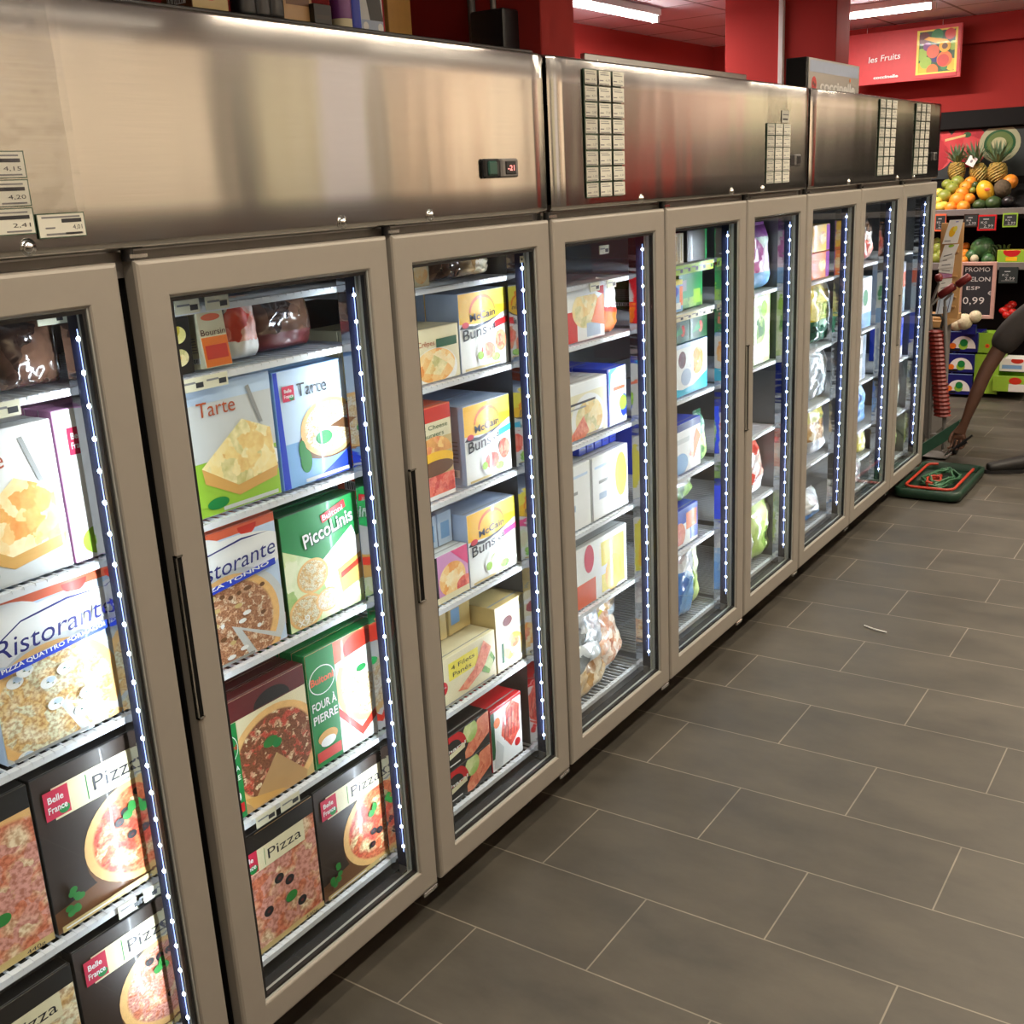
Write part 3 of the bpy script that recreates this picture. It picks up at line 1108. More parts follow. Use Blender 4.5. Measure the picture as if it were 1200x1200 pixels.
        mb.tube([(r - .02, .02, ZB - .006), (r - .02, .02, ZB + .001)], .008, 'black_plastic', 8)
        mb.build('hinge_bracket', fz, (r - .025, .02, ZB - .01))
        mb = MB()
        mb.box(l - .004, l + .03, .004, .03, ZT + .004, ZT + .010, 'chrome')
        mb.tube([(l + .0, .015, ZT), (l + .0, .015, ZT + .018)], .010, 'black_plastic', 10)
        mb.build('hinge_pin', fz, (l + .006, .015, ZT))
        # pillar between the bays with lamp strip and mirror band on the side turned to the bay
        xm = xs[i + 1]
        last = i == 2
        wl = .073
        xl = xm - wl
        mb = MB()
        mb.box(xl, (x1 - .031) if last else xm + wl, .042, .0885, .152, 1.60, 'side_steel')
        mb.box(xl - .0015, xl, .0625, .088, .155, 1.595, 'rippled_steel')
        mb.box(xm - .05, min(xm + .05, x1 - .001), .0405, .0415, .14, 1.62, 'matt_black')  # thin black sheet added to darken the gap between doors
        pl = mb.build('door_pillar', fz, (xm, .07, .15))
        mb = MB()
        mb.box(xl - .0055, xl - .0005, .031, .0615, .18, 1.555, 'led_board', c=.0008)
        mb.box(xl - .0062, xl - .0056, .0382, .0398, .22, 1.53, 'led_line')
        mb.box(xl - .007, xl + .002, .0302, .033, .16, 1.575, 'frame_inner')
        mb.box(xl - .008, xl + .004, .031, .0615, 1.556, 1.575, 'paper_cream')
        st = mb.build('lamp_strip', fz, (xl, .045, .2))
        n = 25
        for k in range(n):
            z = .235 + (1.515 - .235) * k / (n - 1)
            lo = bpy.data.objects.new('led', led_mesh())
            COL.objects.link(lo)
            lo.parent = st
            lo.location = Vector((xl - .0055, .039, z)) - Vector((xl, .045, .2))
        area('strip_light', (xl - .0082, .0395, .875), .0016, 1.28, LEDW, (.80, .90, 1.0), (-.75, 1, 0), fz)
        area('strip_light', (xs[i] + wl + .0082, .0395, .875), .0016, 1.28, LEDW * .5, (.80, .90, 1.0), (.75, 1, 0), fz)
        # shelves
        for z in shelves[i]:
            make_shelf(xs[i] + .02, xs[i + 1] - .02, ZZ(z), fz)
    for fx in (x0 + .08, x1 - .08):
        for fy in (.12, .68):
            mb = MB()
            mb.tube([(fx, fy, .03), (fx, fy, .10)], .012, 'chrome', 8)
            mb.lathe([(.0001, .0), (.026, .002), (.028, .012), (.014, .03), (.0001, .032)], 'black_plastic', (fx, fy, 0), 12)
            mb.build('foot', fz, (fx, fy, 0))
    return fz


LEDW = 2.7
SH1 = [1.43, 1.130, .835, .488, .155]
SH2 = [1.53, 1.405, 1.128, .822, .487, .155]
SH3 = [1.495, 1.268, .982, .712, .428, .148]
HD = (.83, 1.13)
F1 = make_freezer([.50, 1.130, 1.774, 2.396], .492, 2.389, 'nearest long steel freezer with pizza and tart cartons behind its doors', [SH1, SH2, SH3], [HD, HD, HD], gaps=(.03, .032, .016, .014))
F2 = make_freezer([2.396, 3.040, 3.667, 4.262], 2.403, 4.255, 'middle steel freezer with three glass doors and two price sheets on its header',
                  [[1.435, 1.268, .982, .712, .457, .148], [1.435, 1.275, .985, .71, .44, .148], [1.275, .988, .716, .447, .145]], [None, None, HD])
F3 = make_freezer([4.262, 4.948, 5.614, 6.261], 4.269, 6.262, 'farthest steel freezer with three glass doors, beside the fruit display',
                  [[1.255, .96, .704, .447, .145], [1.27, .95, .695, .45, .30, .145], [1.27, .95, .70, .40, .145]], [None, None, (.86, 1.1)])


# outer steel end panel of the last freezer, and black top rail
def header_extras():
    # temperature display and switch on the first freezer
    hx, hz = 2.17, 1.751
    t = F1
    mb = MB()
    mb.box(hx - .068, hx - .006, -.016, -.004, hz - .021, hz + .021, 'black_plastic', c=.004)
    mb.box(hx - .058, hx - .022, -.021, -.014, hz - .016, hz + .016, 'switch_green', c=.004)
    s = mb.build('rocker_switch', t, (hx - .037, -.01, hz))
    mb = MB()
    mb.box(hx, hx + .070, -.016, -.004, hz - .021, hz + .021, 'cabinet_grey', c=.004)
    mb.box(hx + .014, hx + .056, -.0185, -.014, hz - .014, hz + .015, 'black_plastic', c=.002)
    draw(mb, [('t', '-21', .12, .2, .75, 'red_digit', {'fit': .75, 'bold': .02})], .036, .022, lambda a, b, l: (hx + .016 + a, -.0187 - l, hz - .010 + b))
    mb.build('temperature_display', t, (hx + .035, -.01, hz))
    for F_, x, z in ((F2, 4.075, 1.752), (F3, 6.09, 1.752)):
        mb = MB()
        mb.box(x - .05, x - .005, -.016, -.004, z - .02, z + .02, 'black_plastic', c=.004)
        mb.build('rocker_switch', F_, (x - .03, -.01, z))
        mb = MB()
        mb.box(x + .0, x + .062, -.016, -.004, z - .02, z + .02, 'cabinet_grey', c=.004)
        mb.box(x + .012, x + .052, -.0185, -.014, z - .014, z + .014, 'black_plastic', c=.002)
        mb.build('temperature_display', F_, (x + .03, -.01, z))


mat('switch_green', (.02, .09, .07), .3)
emis('red_digit', (1, .04, .05), 1.6)
header_extras()


def price_sheet(label, x0, x1, z0, z1, nx, nz, top_empty=0.0, single=None, skew=0.0):
    """clear sleeve taped on the header, holding a printed grid of shelf labels"""
    o = (x0, -.012, z0)
    t = empty('price_list', ((x0 + x1) / 2, -.012, z0), label, 'price list', 'price lists taped to the freezer headers')
    w, h = x1 - x0, z1 - z0
    mb = MB()
    rows = []
    n, k_ = 8, 24
    for i in range(k_ + 1):
        v = i / k_
        row = []
        for j in range(n + 1):
            u = j / n
            row.append((x0 + u * w, -.0100 - .0030 * (1 + noise.noise(Vector((u * 3, v * 7, x0 * 5)))) * (.4 + v), z0 + v * h))
        rows.append(row)
    mb.grid(rows, 'clear_plastic')
    mb.build('clear_sleeve', t, ((x0 + x1) / 2, -.014, z0))
    mb = MB()
    ph = h * (1 - top_empty)
    mx = w * .03
    mb.box(x0 + mx, x1 - mx, -.0092, -.0082, z0 + h * .01, z0 + ph, 'label_green')
    cw, ch = (w - 2 * mx) / nx, (ph - h * .01) / nz
    items = []
    rnd = random.Random(int(x0 * 100))
    for i in range(nx):
        for j in range(nz):
            a0, b0 = i / nx, j / nz
            items.append(('r', a0 + .012, a0 + 1 / nx - .012, b0 + .008, b0 + 1 / nz - .008, 'paper_lab'))
            items.append(('r', a0 + .03, a0 + 1 / nx - .05 - rnd.random() * .06, b0 + .80 / nz, b0 + .84 / nz, 'ink_soft'))
            items.append(('r', a0 + .05, a0 + 1 / nx - .06, b0 + .66 / nz, b0 + .72 / nz, 'ink_soft'))
            items.append(('t', '%d,%02d' % (rnd.randint(1, 7), rnd.randint(5, 99)), a0 + .56 / nx, b0 + .3 / nz, .2 / nz, 'ink_grey', {'fit': .34 / nx, 'res': 1}))
            items.append(('r', a0 + .08 / nx, a0 + .38 / nx, b0 + .3 / nz, b0 + .36 / nz, 'ink_grey'))
            items.append(('r', a0 + .08 / nx, a0 + .85 / nx, b0 + .1 / nz, b0 + .15 / nz, 'ink_grey'))
    draw(mb, items, w - 2 * mx, ph - h * .01, lambda a, b, l: (x0 + mx + a, -.0092 - l * .35, z0 + h * .01 + b), margin=.0003)
    mb.build('price_grid', t, ((x0 + x1) / 2, -.012, z0))
    if top_empty:
        mb = MB()
        mb.box(x1 - .08, x1 - .01, -.0092, -.0082, z0 + ph + .004, z0 + ph + .045, 'paper_lab')
        draw(mb, [('r', .1, .8, .2, .35, 'ink'), ('r', .1, .9, .6, .7, 'ink_grey')], .07, .041, lambda a, b, l: (x1 - .08 + a, -.0092 - l, z0 + ph + .004 + b))
        mb.build('price_label', t, (x1 - .045, -.012, z0 + ph))
    return t


mat('paper_lab', (.78, .77, .66), .6, var=.02)
mat('ink_soft', (.30, .30, .28), .5)
price_sheet('large gridded price list at the near end of the middle freezer header', 2.556, 2.766, 1.668, 1.985, 3, 8)
price_sheet('half filled price list near the far end of the middle freezer header', 3.80, 4.03, 1.672, 1.99, 3, 5, top_empty=.36)
price_sheet('nearer of two narrow price lists on the farthest freezer header', 5.12, 5.37, 1.672, 1.998, 3, 8)
price_sheet('farther of two narrow price lists on the farthest freezer header, next to its end', 5.715, 5.965, 1.665, 1.998, 3, 8)


def loose_labels():
    t = empty('price_label_strip', (.93, -.008, 1.67), 'column of green edged price labels stuck on the nearest header at the picture edge', 'price label')
    z = 1.792
    for k in range(3):
        mb = MB()
        mb.box(.885, .978, -.0092, -.008, z - .037, z, 'label_green')
        nm = (('4,15', 'PATISSERIE'), ('4,20', 'CARTE D\'OR'), ('2,41', 'L\'ASSIETTE'))[k]
        draw(mb, [('r', .02, .98, .04, .96, 'paper_lab'), ('r', .1, .9, .8, .86, 'ink_grey'), ('r', .3, .92, .58, .72, 'ink'), ('t', nm[0], .62, .28, .22, 'ink', {'fit': .3, 'res': 2}), ('r', .5, .92, .1, .16, 'ink_grey')],
             .093, .037, lambda a, b, l: (.885 + a, -.0092 - l * .5, z - .037 + b))
        mb.build('price_label', t, (.93, -.008, z - .037))
        z -= .0385
    mb = MB()
    mb.box(.981, 1.061, -.0092, -.008, 1.670, 1.705, 'label_green')
    draw(mb, [('r', .015, .985, .04, .96, 'paper_lab'), ('r', .1, .9, .80, .87, 'ink_grey'), ('r', .5, .92, .60, .76, 'ink'), ('t', '4,01', .72, .32, .26, 'ink', {'fit': .2, 'res': 2}),
              ('r', .15, .35, .38, .44, 'ink_grey'), ('r', .15, .92, .12, .19, 'ink_grey'), ('r', .55, .9, .12, .2, 'ink')],
         .080, .035, lambda a, b, l: (.981 + a, -.0092 - l * .5, 1.670 + b))
    tag(mb.build('price_label', None, (1.02, -.008, 1.67)), 'wide single price label beside the label column on the nearest header', 'price label')
    mb = MB()
    rows = []
    for i in range(15):
        v = i / 14
        rows.append([(.90 + .15 * j / 8 + .01, -.0105 - .005 * (1 + noise.noise(Vector((j * .5, v * 5, 2)))), 1.705 + v * .29) for j in range(9)])
    mb.grid(rows, 'clear_plastic')
    tag(mb.build('clear_sleeve', None, (.98, -.01, 1.7)), 'empty crumpled clear plastic sleeve taped above the wide price label', 'sleeve')


loose_labels()

# ------------------------------------------------------------------ printed art for the cartons
def logo_bf(x, y, s, rot=0):
    return [('r', x, x + s, y, y + s * .8, 'p_logo'), ('e', x + s * .75, y + s * .16, s * .22, s * .18, 'p_green'),
            ('t', 'Belle', x + s * .16, y + s * .46, s * .26, 'p_white', {'bold': .02, 'fit': s * .62}), ('t', 'France', x + s * .12, y + s * .18, s * .26, 'p_white', {'bold': .02, 'fit': s * .76})]


def art_pizza(pz, dark, olives=True, seed=0, cx=.92, cy=.38):
    rn = random.Random(seed)
    it = [('r', 0, 1, 0, .42, dark), ('p', [(0, 0), (1, 0), (1, .24), (0, .14)], 'p_brown'),
          ('e', cx - .02, cy - .04, .56, .46, 'p_brown'), ('z', cx, cy, .58, .46, pz, 0, 360),
          ('r', .16, .98, .70, .90, 'p_cream'), ('r', .46, .470, .72, .88, 'p_green'),
          ('t', 'Pizza', .52, .755, .135, 'p_text', {'fit': .44}), ('r', .62, .85, .715, .73, 'p_grey')]
    it += logo_bf(.08, .715, .22)
    if olives:
        for i in range(4):
            a = rn.uniform(1.6, 4.4)
            r = rn.uniform(.12, .36)
            x, y = cx + r * math.cos(a), cy + r * .75 * math.sin(a)
            it += [('e', x, y, .045, .035, 'p_olive'), ('e', x, y, .016, .012, 'p_maroon')]
    it += [('e', cx - .15, cy + .12, .05, .04, 'p_basil'), ('e', cx - .1, cy + .16, .04, .05, 'p_basil')]
    # parsley sprig
    for i in range(9):
        it.append(('e', .16 + rn.uniform(-.08, .08), .17 + rn.uniform(-.07, .09), .035, .028, 'p_basil'))
    it += [('r', .03, .98, .015, .055, 'p_tan'), ('t', '440g', .80, .02, .035, 'p_white', {'fit': .14}), ('r', .06, .6, .03, .04, 'p_white')]
    return it


def art_risto(pz, name, sub, cheese_spots=True, seed=1):
    rn = random.Random(seed)
    it = [('r', 0, 1, .55, 1, 'p_ltblue'), ('r', 0, 1, .93, 1, 'p_salmon'), ('e', .70, .97, .10, .08, 'p_tomato', 180, 360), ('e', .15, .78, .36, .22, 'p_white', 0, 180), ('e', .5, .74, .6, .2, 'p_white'),
          ('e', .46, .27, .56, .47, 'p_ltgrey'), ('z', .42, .28, .52, .42, pz, -30, 292), ('z', .52, .22, .48, .38, pz, -66, -34)]
    if cheese_spots:
        for i in range(9):
            x, y = .42 + rn.uniform(-.36, .34), .28 + rn.uniform(-.28, .3)
            it += [('e', x, y, .062, .042, 'p_white'), ('e', x + .02, y + .012, .035, .02, 'p_ltblue'), ('p', [(x - .02, y), (x - .005, y + .008), (x + .006, y - .002)], 'p_dkgreen'), ('p', [(x + .02, y - .012), (x + .035, y - .006), (x + .028, y - .018)], 'p_dkgreen')]
    else:
        for i in range(26):
            x, y = .42 + rn.uniform(-.38, .38), .28 + rn.uniform(-.3, .28)
            it += [('e', x, y, rn.uniform(.02, .045), .018, rn.choice(['p_white', 'p_brown', 'p_tan']))]
    it += [('t', 'Ristorante', .04, .66, .17, 'p_navy', {'fit': .90, 'shear': .22, 'rot': 3}), ('r', .0, .93, .585, .635, 'p_blue', 4), ('t', sub, .06, .582, .038, 'p_white', {'fit': .8, 'rot': 4, 'bold': .02}),
           ('p', [(0, .74), (.25, .86), (.6, .9), (.9, .88), (.6, .885), (.25, .85), (0, .73)], 'p_navy')]
    it += [('r', .03, .6, .02, .04, 'p_grey')]
    return it


def art_tarte(bg, low, food, logo=False, blue=False, lettercol='p_textred'):
    it = [('r', 0, 1, .0, .42, low), ('r', 0, 1, .86, 1, bg), ('e', .62, .30, .46, .16, 'p_grey'), ('e', .62, .32, .42, .13, 'p_white')]
    if blue:
        it = [('r', 0, 1, 0, .38, 'p_sky'), ('p', [(0, .0), (.10, 0), (.06, 1), (0, 1)], 'p_blue'), ('e', .70, .34, .44, .20, 'p_brown'), ('z', .72, .44, .42, .30, food, 20, 340),
              ('e', .34, .2, .08, .12, 'p_basil'), ('e', .30, .30, .05, .10, 'p_basil'), ('e', .62, .36, .12, .07, 'p_green'), ('p', [(.4, .0), (1, .0), (1, .22), (.7, .10)], 'p_blue')]
    else:
        it += [('p', [(.12, .38), (.62, .68), (.94, .56), (.98, .24), (.5, .18)], food), ('p', [(.12, .38), (.5, .18), (.98, .24), (.96, .16), (.5, .10), (.14, .26)], 'p_crust'),
               ('p', [(.70, .92), (.74, .93), (.86, .62), (.82, .62)], 'p_grey'), ('e', .12, .14, .12, .07, 'p_lime'), ('e', .25, .09, .12, .05, 'p_green')]
    it.append(('t', 'Tarte', .30 if logo else .14, .76, .16, lettercol, {'fit': .42}))
    if logo:
        it += logo_bf(.10, .74, .16)
    it += [('r', .3, .95, .02, .05, 'p_ltgrey')]
    return it


def art_buns(tone, food, flash):
    it = [('p', [(0, .62), (.5, .58), (1, .70), (1, 1), (0, 1)], 'p_yellow'), ('p', [(.5, 1), (1, 1), (1, .78), (.62, .8)], 'p_lemon'), ('e', .48, .74, .27, .20, 'p_orange', 0, 180), ('e', .48, .73, .24, .17, 'p_yellow', 0, 180),
          ('p', [(0, .56), (.3, .53), (.6, .58), (.9, .68), (.6, .61), (.3, .57), (.05, .60)], 'p_text'), ('e', .12, .60, .07, .035, 'p_red'),
          ('t', 'McCain', .22, .63, .13, 'p_text', {'fit': .52, 'rot': 4, 'bold': .015}),
          ('t', 'Buns', .06, .40, .20, 'p_text', {'fit': .48, 'rot': 5, 'shear': .1, 'bold': .01}), ('t', 'x4', .58, .46, .13, 'p_text', {'fit': .15, 'rot': 5}),
          ('r', .72, 1.0, .52, .60, flash, 8),
          ('e', .6, .2, .30, .17, 'p_white'), ('e', .55, .22, .15, .10, food), ('e', .82, .32, .12, .13, food), ('e', .80, .32, .07, .08, 'redfood' if food != 'greenpale' else 'p_cream'), ('e', .38, .18, .06, .05, 'p_lime'), ('e', .7, .12, .09, .05, 'greens'), ('r', .05, .8, .02, .05, 'p_tan')]
    return it


def art_generic(main, accent, food, seed=0, txt=None, band=.2):
    rn = random.Random(seed)
    it = [('r', 0, 1, 1 - band, 1, accent), ('e', .6, .32, .34, .26, 'p_white'), ('e', .62, .32, .28, .2, food), ('e', .14, 1 - band - .12, .09, .07, 'p_logo'),
          ('r', .1, .75, .62, .66, 'p_text'), ('r', .1, .55, .54, .57, 'p_grey'), ('r', .05, .9, .02, .05, 'p_grey')]
    if txt:
        it.append(('t', txt, .12, 1 - band + .04, band * .55, 'p_white', {'fit': .7}))
    return it


# --- first door: two columns of cartons
rnd = random.Random(3)
for i, (x0, x1) in enumerate(((.845, .965), (.978, 1.095))):
    bag(('dark frozen pack on the first door top shelf, at the picture edge', 'dark frozen pack on the first door top shelf, next to the lamp strip')[i], (x0 + x1) / 2, 1.437, x1 - x0, .105, .05, [(1, 'darkpack')], seed=i + 1, y=.14, name='frozen_pack')
carton('white tart carton with an orange quiche slice, behind the first door', .825, 1.036, 1.133, 1.385, .035, 'p_white', 'p_white',
       art_tarte('p_white', 'p_ltgrey', 'quiche_orange'), behind=3, name='tart_carton')
carton('white carton with violet edge beside the orange quiche slice carton', 1.040, 1.225, 1.133, 1.395, .035, 'p_white', 'p_white',
       logo_bf(.12, .70, .22) + [('r', .42, 1, 0, .6, 'p_mauve'), ('e', .3, .12, .2, .14, 'p_lime')], behind=3, name='tart_carton', side='p_mauve')
carton('blue and white four cheese pizza carton behind the first door', .855, 1.103, .838, 1.115, .033, 'p_salmon', 'p_ltblue',
       art_risto('pz_cheese', 'Ristorante', 'PIZZA QUATTRO FORMAGGI'), behind=3, name='pizza_carton', side='p_ltblue')
carton('dark pizza carton with olive and basil topping, upper dark one behind the first door', .884, 1.104, .492, .795, .033, 'p_black', 'p_darkbrown',
       art_pizza('pz_tomato', 'p_darkbrown', seed=3), behind=3, name='pizza_carton')
def art_close(pz, seed=0, olives=0, white=True):
    rn = random.Random(seed)
    it = [('z', .70, .30, 1.0, .86, pz, 0, 360)]
    for i in range(olives):
        x, y = rn.uniform(.35, .95), rn.uniform(.12, .6)
        it += [('e', x, y, .055, .045, 'p_olive'), ('e', x, y, .018, .014, 'p_maroon')]
    it += [('p', [(0, .86), (1, .86), (1, 1), (0, 1)], 'p_black')]
    if white:
        it += [('r', .04, .86, .68, .86, 'p_cream'), ('t', 'Pizza', .42, .73, .12, 'p_text', {'fit': .40}), ('r', .38, .385, .70, .84, 'p_green')] + logo_bf(.08, .69, .22)
    it += [('r', 0, 1, 0, .05, 'p_tan'), ('t', '440g', .75, .01, .035, 'p_text', {'fit': .16}), ('e', .62, .3, .07, .05, 'p_basil')]
    return it


carton('dark carton with close-up ham pizza, left of the olive and basil pizza carton', .660, .879, .492, .795, .033, 'p_black', 'p_darkbrown', art_close('pz_ham', 2, 0, False), behind=3, name='pizza_carton')
carton('dark pizza carton with salami and one olive, on the lowest shelf behind the first door', .900, 1.112, .160, .442, .033, 'p_black', 'p_darkbrown', art_pizza('pz_ham', 'p_darkbrown', seed=8), behind=3, name='pizza_carton')
carton('dark carton with mushroom pizza, lowest shelf at the picture edge', .680, .895, .160, .430, .033, 'p_black', 'p_darkbrown', art_close('pz_cheese', 4, 2, True), behind=3, name='pizza_carton')

# --- second door
for i, (x, sd, m) in enumerate(((1.315, 3, 'yellowbag'),)):
    carton('small black pack with yellow picture, top shelf behind the second door', 1.285, 1.345, 1.41, 1.513, .10, 'p_black', 'p_black', [('e', .5, .7, .32, .26, 'yellowbag'), ('e', .5, .3, .32, .26, 'quiche')], name='snack_pack', behind=1, gap=.02)
carton('small cream and orange pack leaning back on the top shelf behind the second door', 1.372, 1.437, 1.412, 1.515, .06, 'p_cream', 'p_cream',
       [('r', 0, 1, 0, .55, 'p_orange'), ('t', 'Boursin', .05, .58, .16, 'p_maroon', {'fit': .9}), ('e', .5, .9, .35, .1, 'p_salmon'), ('r', .1, .9, .15, .4, 'p_tomato')], name='snack_pack', tilt=-.12)
bag('red foil pack on the top shelf behind the second door', 1.515, 1.41, .075, .11, .05, [(.3, 'p_white'), (1, 'redbag')], y=.16, seed=5, name='frozen_pack')
bag('wide purple brown pack on the top shelf behind the second door', 1.64, 1.41, .17, .10, .07, [(.35, 'p_maroon'), (1, 'darkpack')], y=.17, seed=6, name='frozen_pack')
carton('pale tart carton with a green leek quiche slice, behind the second door', 1.302, 1.525, 1.133, 1.385, .035, 'p_ltblue', 'p_ltgrey', art_tarte('p_ltblue', 'p_lime', 'quiche'), behind=4, name='tart_carton')
carton('light blue tart carton with a round tomato tart, behind the second door', 1.532, 1.740, 1.133, 1.378, .035, 'p_sky', 'p_ltblue', art_tarte('p_white', 'p_sky', 'pz_white', True, True, 'p_text'), behind=4, name='tart_carton', side='p_sky')
carton('white and blue tuna pizza carton, left of the green snack carton', 1.245, 1.495, .826, 1.103, .033, 'p_salmon', 'p_ltblue', art_risto('pz_tuna', 'Ristorante', 'PIZZA TONNO', False, 5), behind=3, name='pizza_carton')
carton('green carton of mini pizzas behind the second door', 1.505, 1.742, .826, 1.082, .045, 'p_green', 'p_green',
       [('p', [(0, 0), (1, 0), (1, .62), (.5, .50), (0, .72)], 'greenpale'), ('p', [(.45, .5), (.9, .72), (1, .5), (.9, .2), (.5, .2)], 'p_white'), ('z', .34, .42, .20, .16, 'pz_cheese', 0, 360), ('z', .22, .14, .22, .16, 'pz_cheese', 0, 360), ('z', .50, .16, .16, .11, 'pz_white', 0, 360), ('p', [(.66, .38), (1, .46), (1, .22), (.70, .16)], 'p_crust'), ('p', [(.7, .34), (.98, .41), (.98, .36), (.7, .29)], 'p_tomato'),
        ('p', [(.50, .9), (.82, .97), (.84, .90), (.52, .83)], 'p_red'), ('t', 'Buitoni', .53, .85, .07, 'p_white', {'fit': .27, 'rot': 8}),
        ('t', 'PiccoLinis', .28, .66, .17, 'p_dkgreen', {'fit': .66, 'rot': 9, 'bold': .03}), ('t', 'PiccoLinis', .27, .67, .17, 'p_white', {'fit': .66, 'rot': 9, 'bold': .015}), ('t', 'x9', .1, .03, .12, 'p_white', {'fit': .14})], behind=3, name='snack_carton', side='p_dkgreen')


def art_stone(pz, dark):
    return [('r', 0, 1, .82, 1, dark), ('e', .62, .84, .26, .16, 'p_maroon', 0, 180), ('e', .62, .83, .2, .12, 'p_black', 0, 180), ('r', 0, 1, .0, .60, 'p_tan'), ('p', [(.0, .0), (.9, .0), (1, .4), (1, .6)], 'p_wood'),
            ('z', .60, .38, .50, .42, pz, -50, 232), ('p', [(.22, .14), (.6, .05), (.68, .02), (.3, .02)], 'p_crust'), ('e', .55, .50, .08, .045, 'p_basil'), ('e', .62, .46, .05, .04, 'p_green'),
            ('r', .0, .22, .0, .82, 'p_green'), ('e', .11, .62, .105, .12, 'p_white'), ('e', .11, .62, .098, .113, 'p_green'), ('t', 'Buitoni', .03, .60, .06, 'p_red', {'fit': .17, 'bold': .03}),
            ('t', 'FOUR A', .02, .42, .06, 'p_white', {'fit': .18, 'bold': .02}), ('t', 'PIERRE', .02, .34, .06, 'p_white', {'fit': .18, 'bold': .02}), ('e', .11, .2, .07, .06, 'p_white'), ('r', .02, .2, .06, .14, 'p_red')]


carton('stone oven pizza carton with beef topping and maroon top behind the second door', 1.270, 1.528, .491, .752, .035, 'p_maroon', 'p_cream', art_stone('pz_beef', 'p_maroon'), behind=4, name='pizza_carton')
carton('stone oven pizza carton with pale cheese topping behind the second door', 1.532, 1.772, .491, .765, .035, 'p_green', 'p_cream',
       [('r', 0, 1, .8, 1, 'p_salmon'), ('e', .72, .88, .22, .12, 'p_tomato'), ('p', [(.34, 0), (1, 0), (1, .85), (.34, .8)], 'p_white'), ('z', .88, .56, .52, .46, 'pz_white', 150, 262), ('p', [(.35, .44), (.66, .14), (1, .3), (1, .22), (.66, .06), (.33, .38)], 'p_tomato'), ('e', .72, .66, .07, .035, 'p_green'),
        ('r', 0, .37, 0, 1, 'p_green'), ('e', .19, .74, .17, .14, 'p_white'), ('e', .19, .74, .16, .13, 'p_green'), ('t', 'Buitoni', .04, .72, .085, 'p_salmon', {'fit': .3, 'bold': .03}),
        ('t', 'FOUR À', .03, .50, .10, 'p_white', {'fit': .32, 'bold': .02}), ('t', 'PIERRE', .03, .39, .10, 'p_white', {'fit': .32, 'bold': .02}), ('e', .19, .24, .13, .07, 'p_crust'), ('e', .19, .2, .1, .05, 'p_white'), ('r', .03, .35, .05, .14, 'p_tomato')], behind=4, name='pizza_carton')
carton('dark carton with close-up pizza and four olives, lowest shelf behind the second door', 1.262, 1.509, .160, .442, .033, 'p_black', 'p_darkbrown', art_close('pz_ham', 12, 4, True), behind=3, name='pizza_carton')
carton('dark pizza carton with crusty half pizza, lowest shelf beside the second lamp strip', 1.513, 1.742, .160, .442, .033, 'p_black', 'p_darkbrown', art_pizza('pz_tomato', 'p_darkbrown', seed=15), behind=3, name='pizza_carton')

# --- third door
carton('orange and black pack at the near end of the top shelf behind the third door', 1.93, 2.06, 1.498, 1.562, .12, 'p_tan', 'p_cream', [('e', .3, .5, .2, .2, 'quiche_orange'), ('e', .75, .5, .2, .2, 'quiche_orange')], name='snack_pack')
bag('brown frozen bag on the top shelf behind the third door', 2.19, 1.498, .13, .085, .08, [(1, 'darkpack')], y=.16, seed=9)
bag('green and brown frozen bag at the far top behind the third door', 2.31, 1.498, .14, .085, .08, [(.5, 'breadbag'), (1, 'greenbag')], y=.16, seed=10)
carton('low cream carton with golden pastry picture, behind the third door', 1.955, 2.158, 1.272, 1.400, .10, 'p_cream', 'p_cream', [('e', .52, .22, .42, .26, 'p_white'), ('e', .52, .3, .38, .2, 'quiche_orange'), ('p', [(.3, .2), (.5, .5), (.75, .3), (.6, .1)], 'quiche'), ('t', '2 Crêpes', .12, .68, .14, 'p_textred', {'fit': .4}), ('r', .55, .95, .62, .78, 'p_dkgreen')], name='snack_carton', behind=2)
YB = [('yellow bun carton with pink flash, topmost of three alike behind the third door', 2.163, 2.372, 1.272, 1.466, 'breaded', 'p_red'),
      ('yellow bun carton with blue flash, middle of three alike behind the third door', 2.155, 2.362, .986, 1.190, 'redfood', 'p_cyan'),
      ('yellow bun carton with magenta flash, lowest of three alike behind the third door', 2.142, 2.364, .716, .912, 'greenpale', 'p_pink')]
for lb, a, b, c_, d_, fd, fl in YB:
    carton(lb, a, b, c_, d_, .10, 'p_bluegrey', 'p_white', art_buns('p_yellow', fd, fl), name='snack_carton', behind=2, side='p_bluegrey')
carton('tall narrow red and cream burger carton behind the third door', 1.945, 2.105, .986, 1.215, .12, 'p_salmon', 'p_tan', [('r', 0, 1, .84, 1, 'p_tomato'), ('r', .12, .98, .66, .84, 'p_cream'), ('e', .08, .72, .1, .08, 'p_logo'), ('t', '2 Cheese', .3, .76, .07, 'p_dkgreen', {'fit': .6}), ('t', 'burgers', .3, .68, .07, 'p_dkgreen', {'fit': .5}), ('e', .55, .50, .42, .26, 'burger', 0, 180), ('e', .55, .42, .46, .14, 'p_yellow'), ('e', .55, .34, .44, .12, 'p_brown'), ('r', 0, 1, .0, .26, 'redfood'), ('r', .0, 1, 0, .05, 'p_white')], name='snack_carton', behind=1)
carton('violet and orange carton lying low beside the lowest yellow bun carton', 1.955, 2.138, .716, .842, .14, 'p_ltgrey', 'p_mauve', [('r', 0, .3, 0, 1, 'p_black'), ('e', .1, .55, .16, .1, 'p_red'), ('p', [(.6, 1), (1, 1), (1, .55)], 'p_pink'), ('e', .62, .42, .30, .24, 'quiche_orange'), ('e', .9, .2, .2, .12, 'redfood'), ('r', .2, 1, 0, .14, 'p_cream')], name='snack_carton', behind=1)
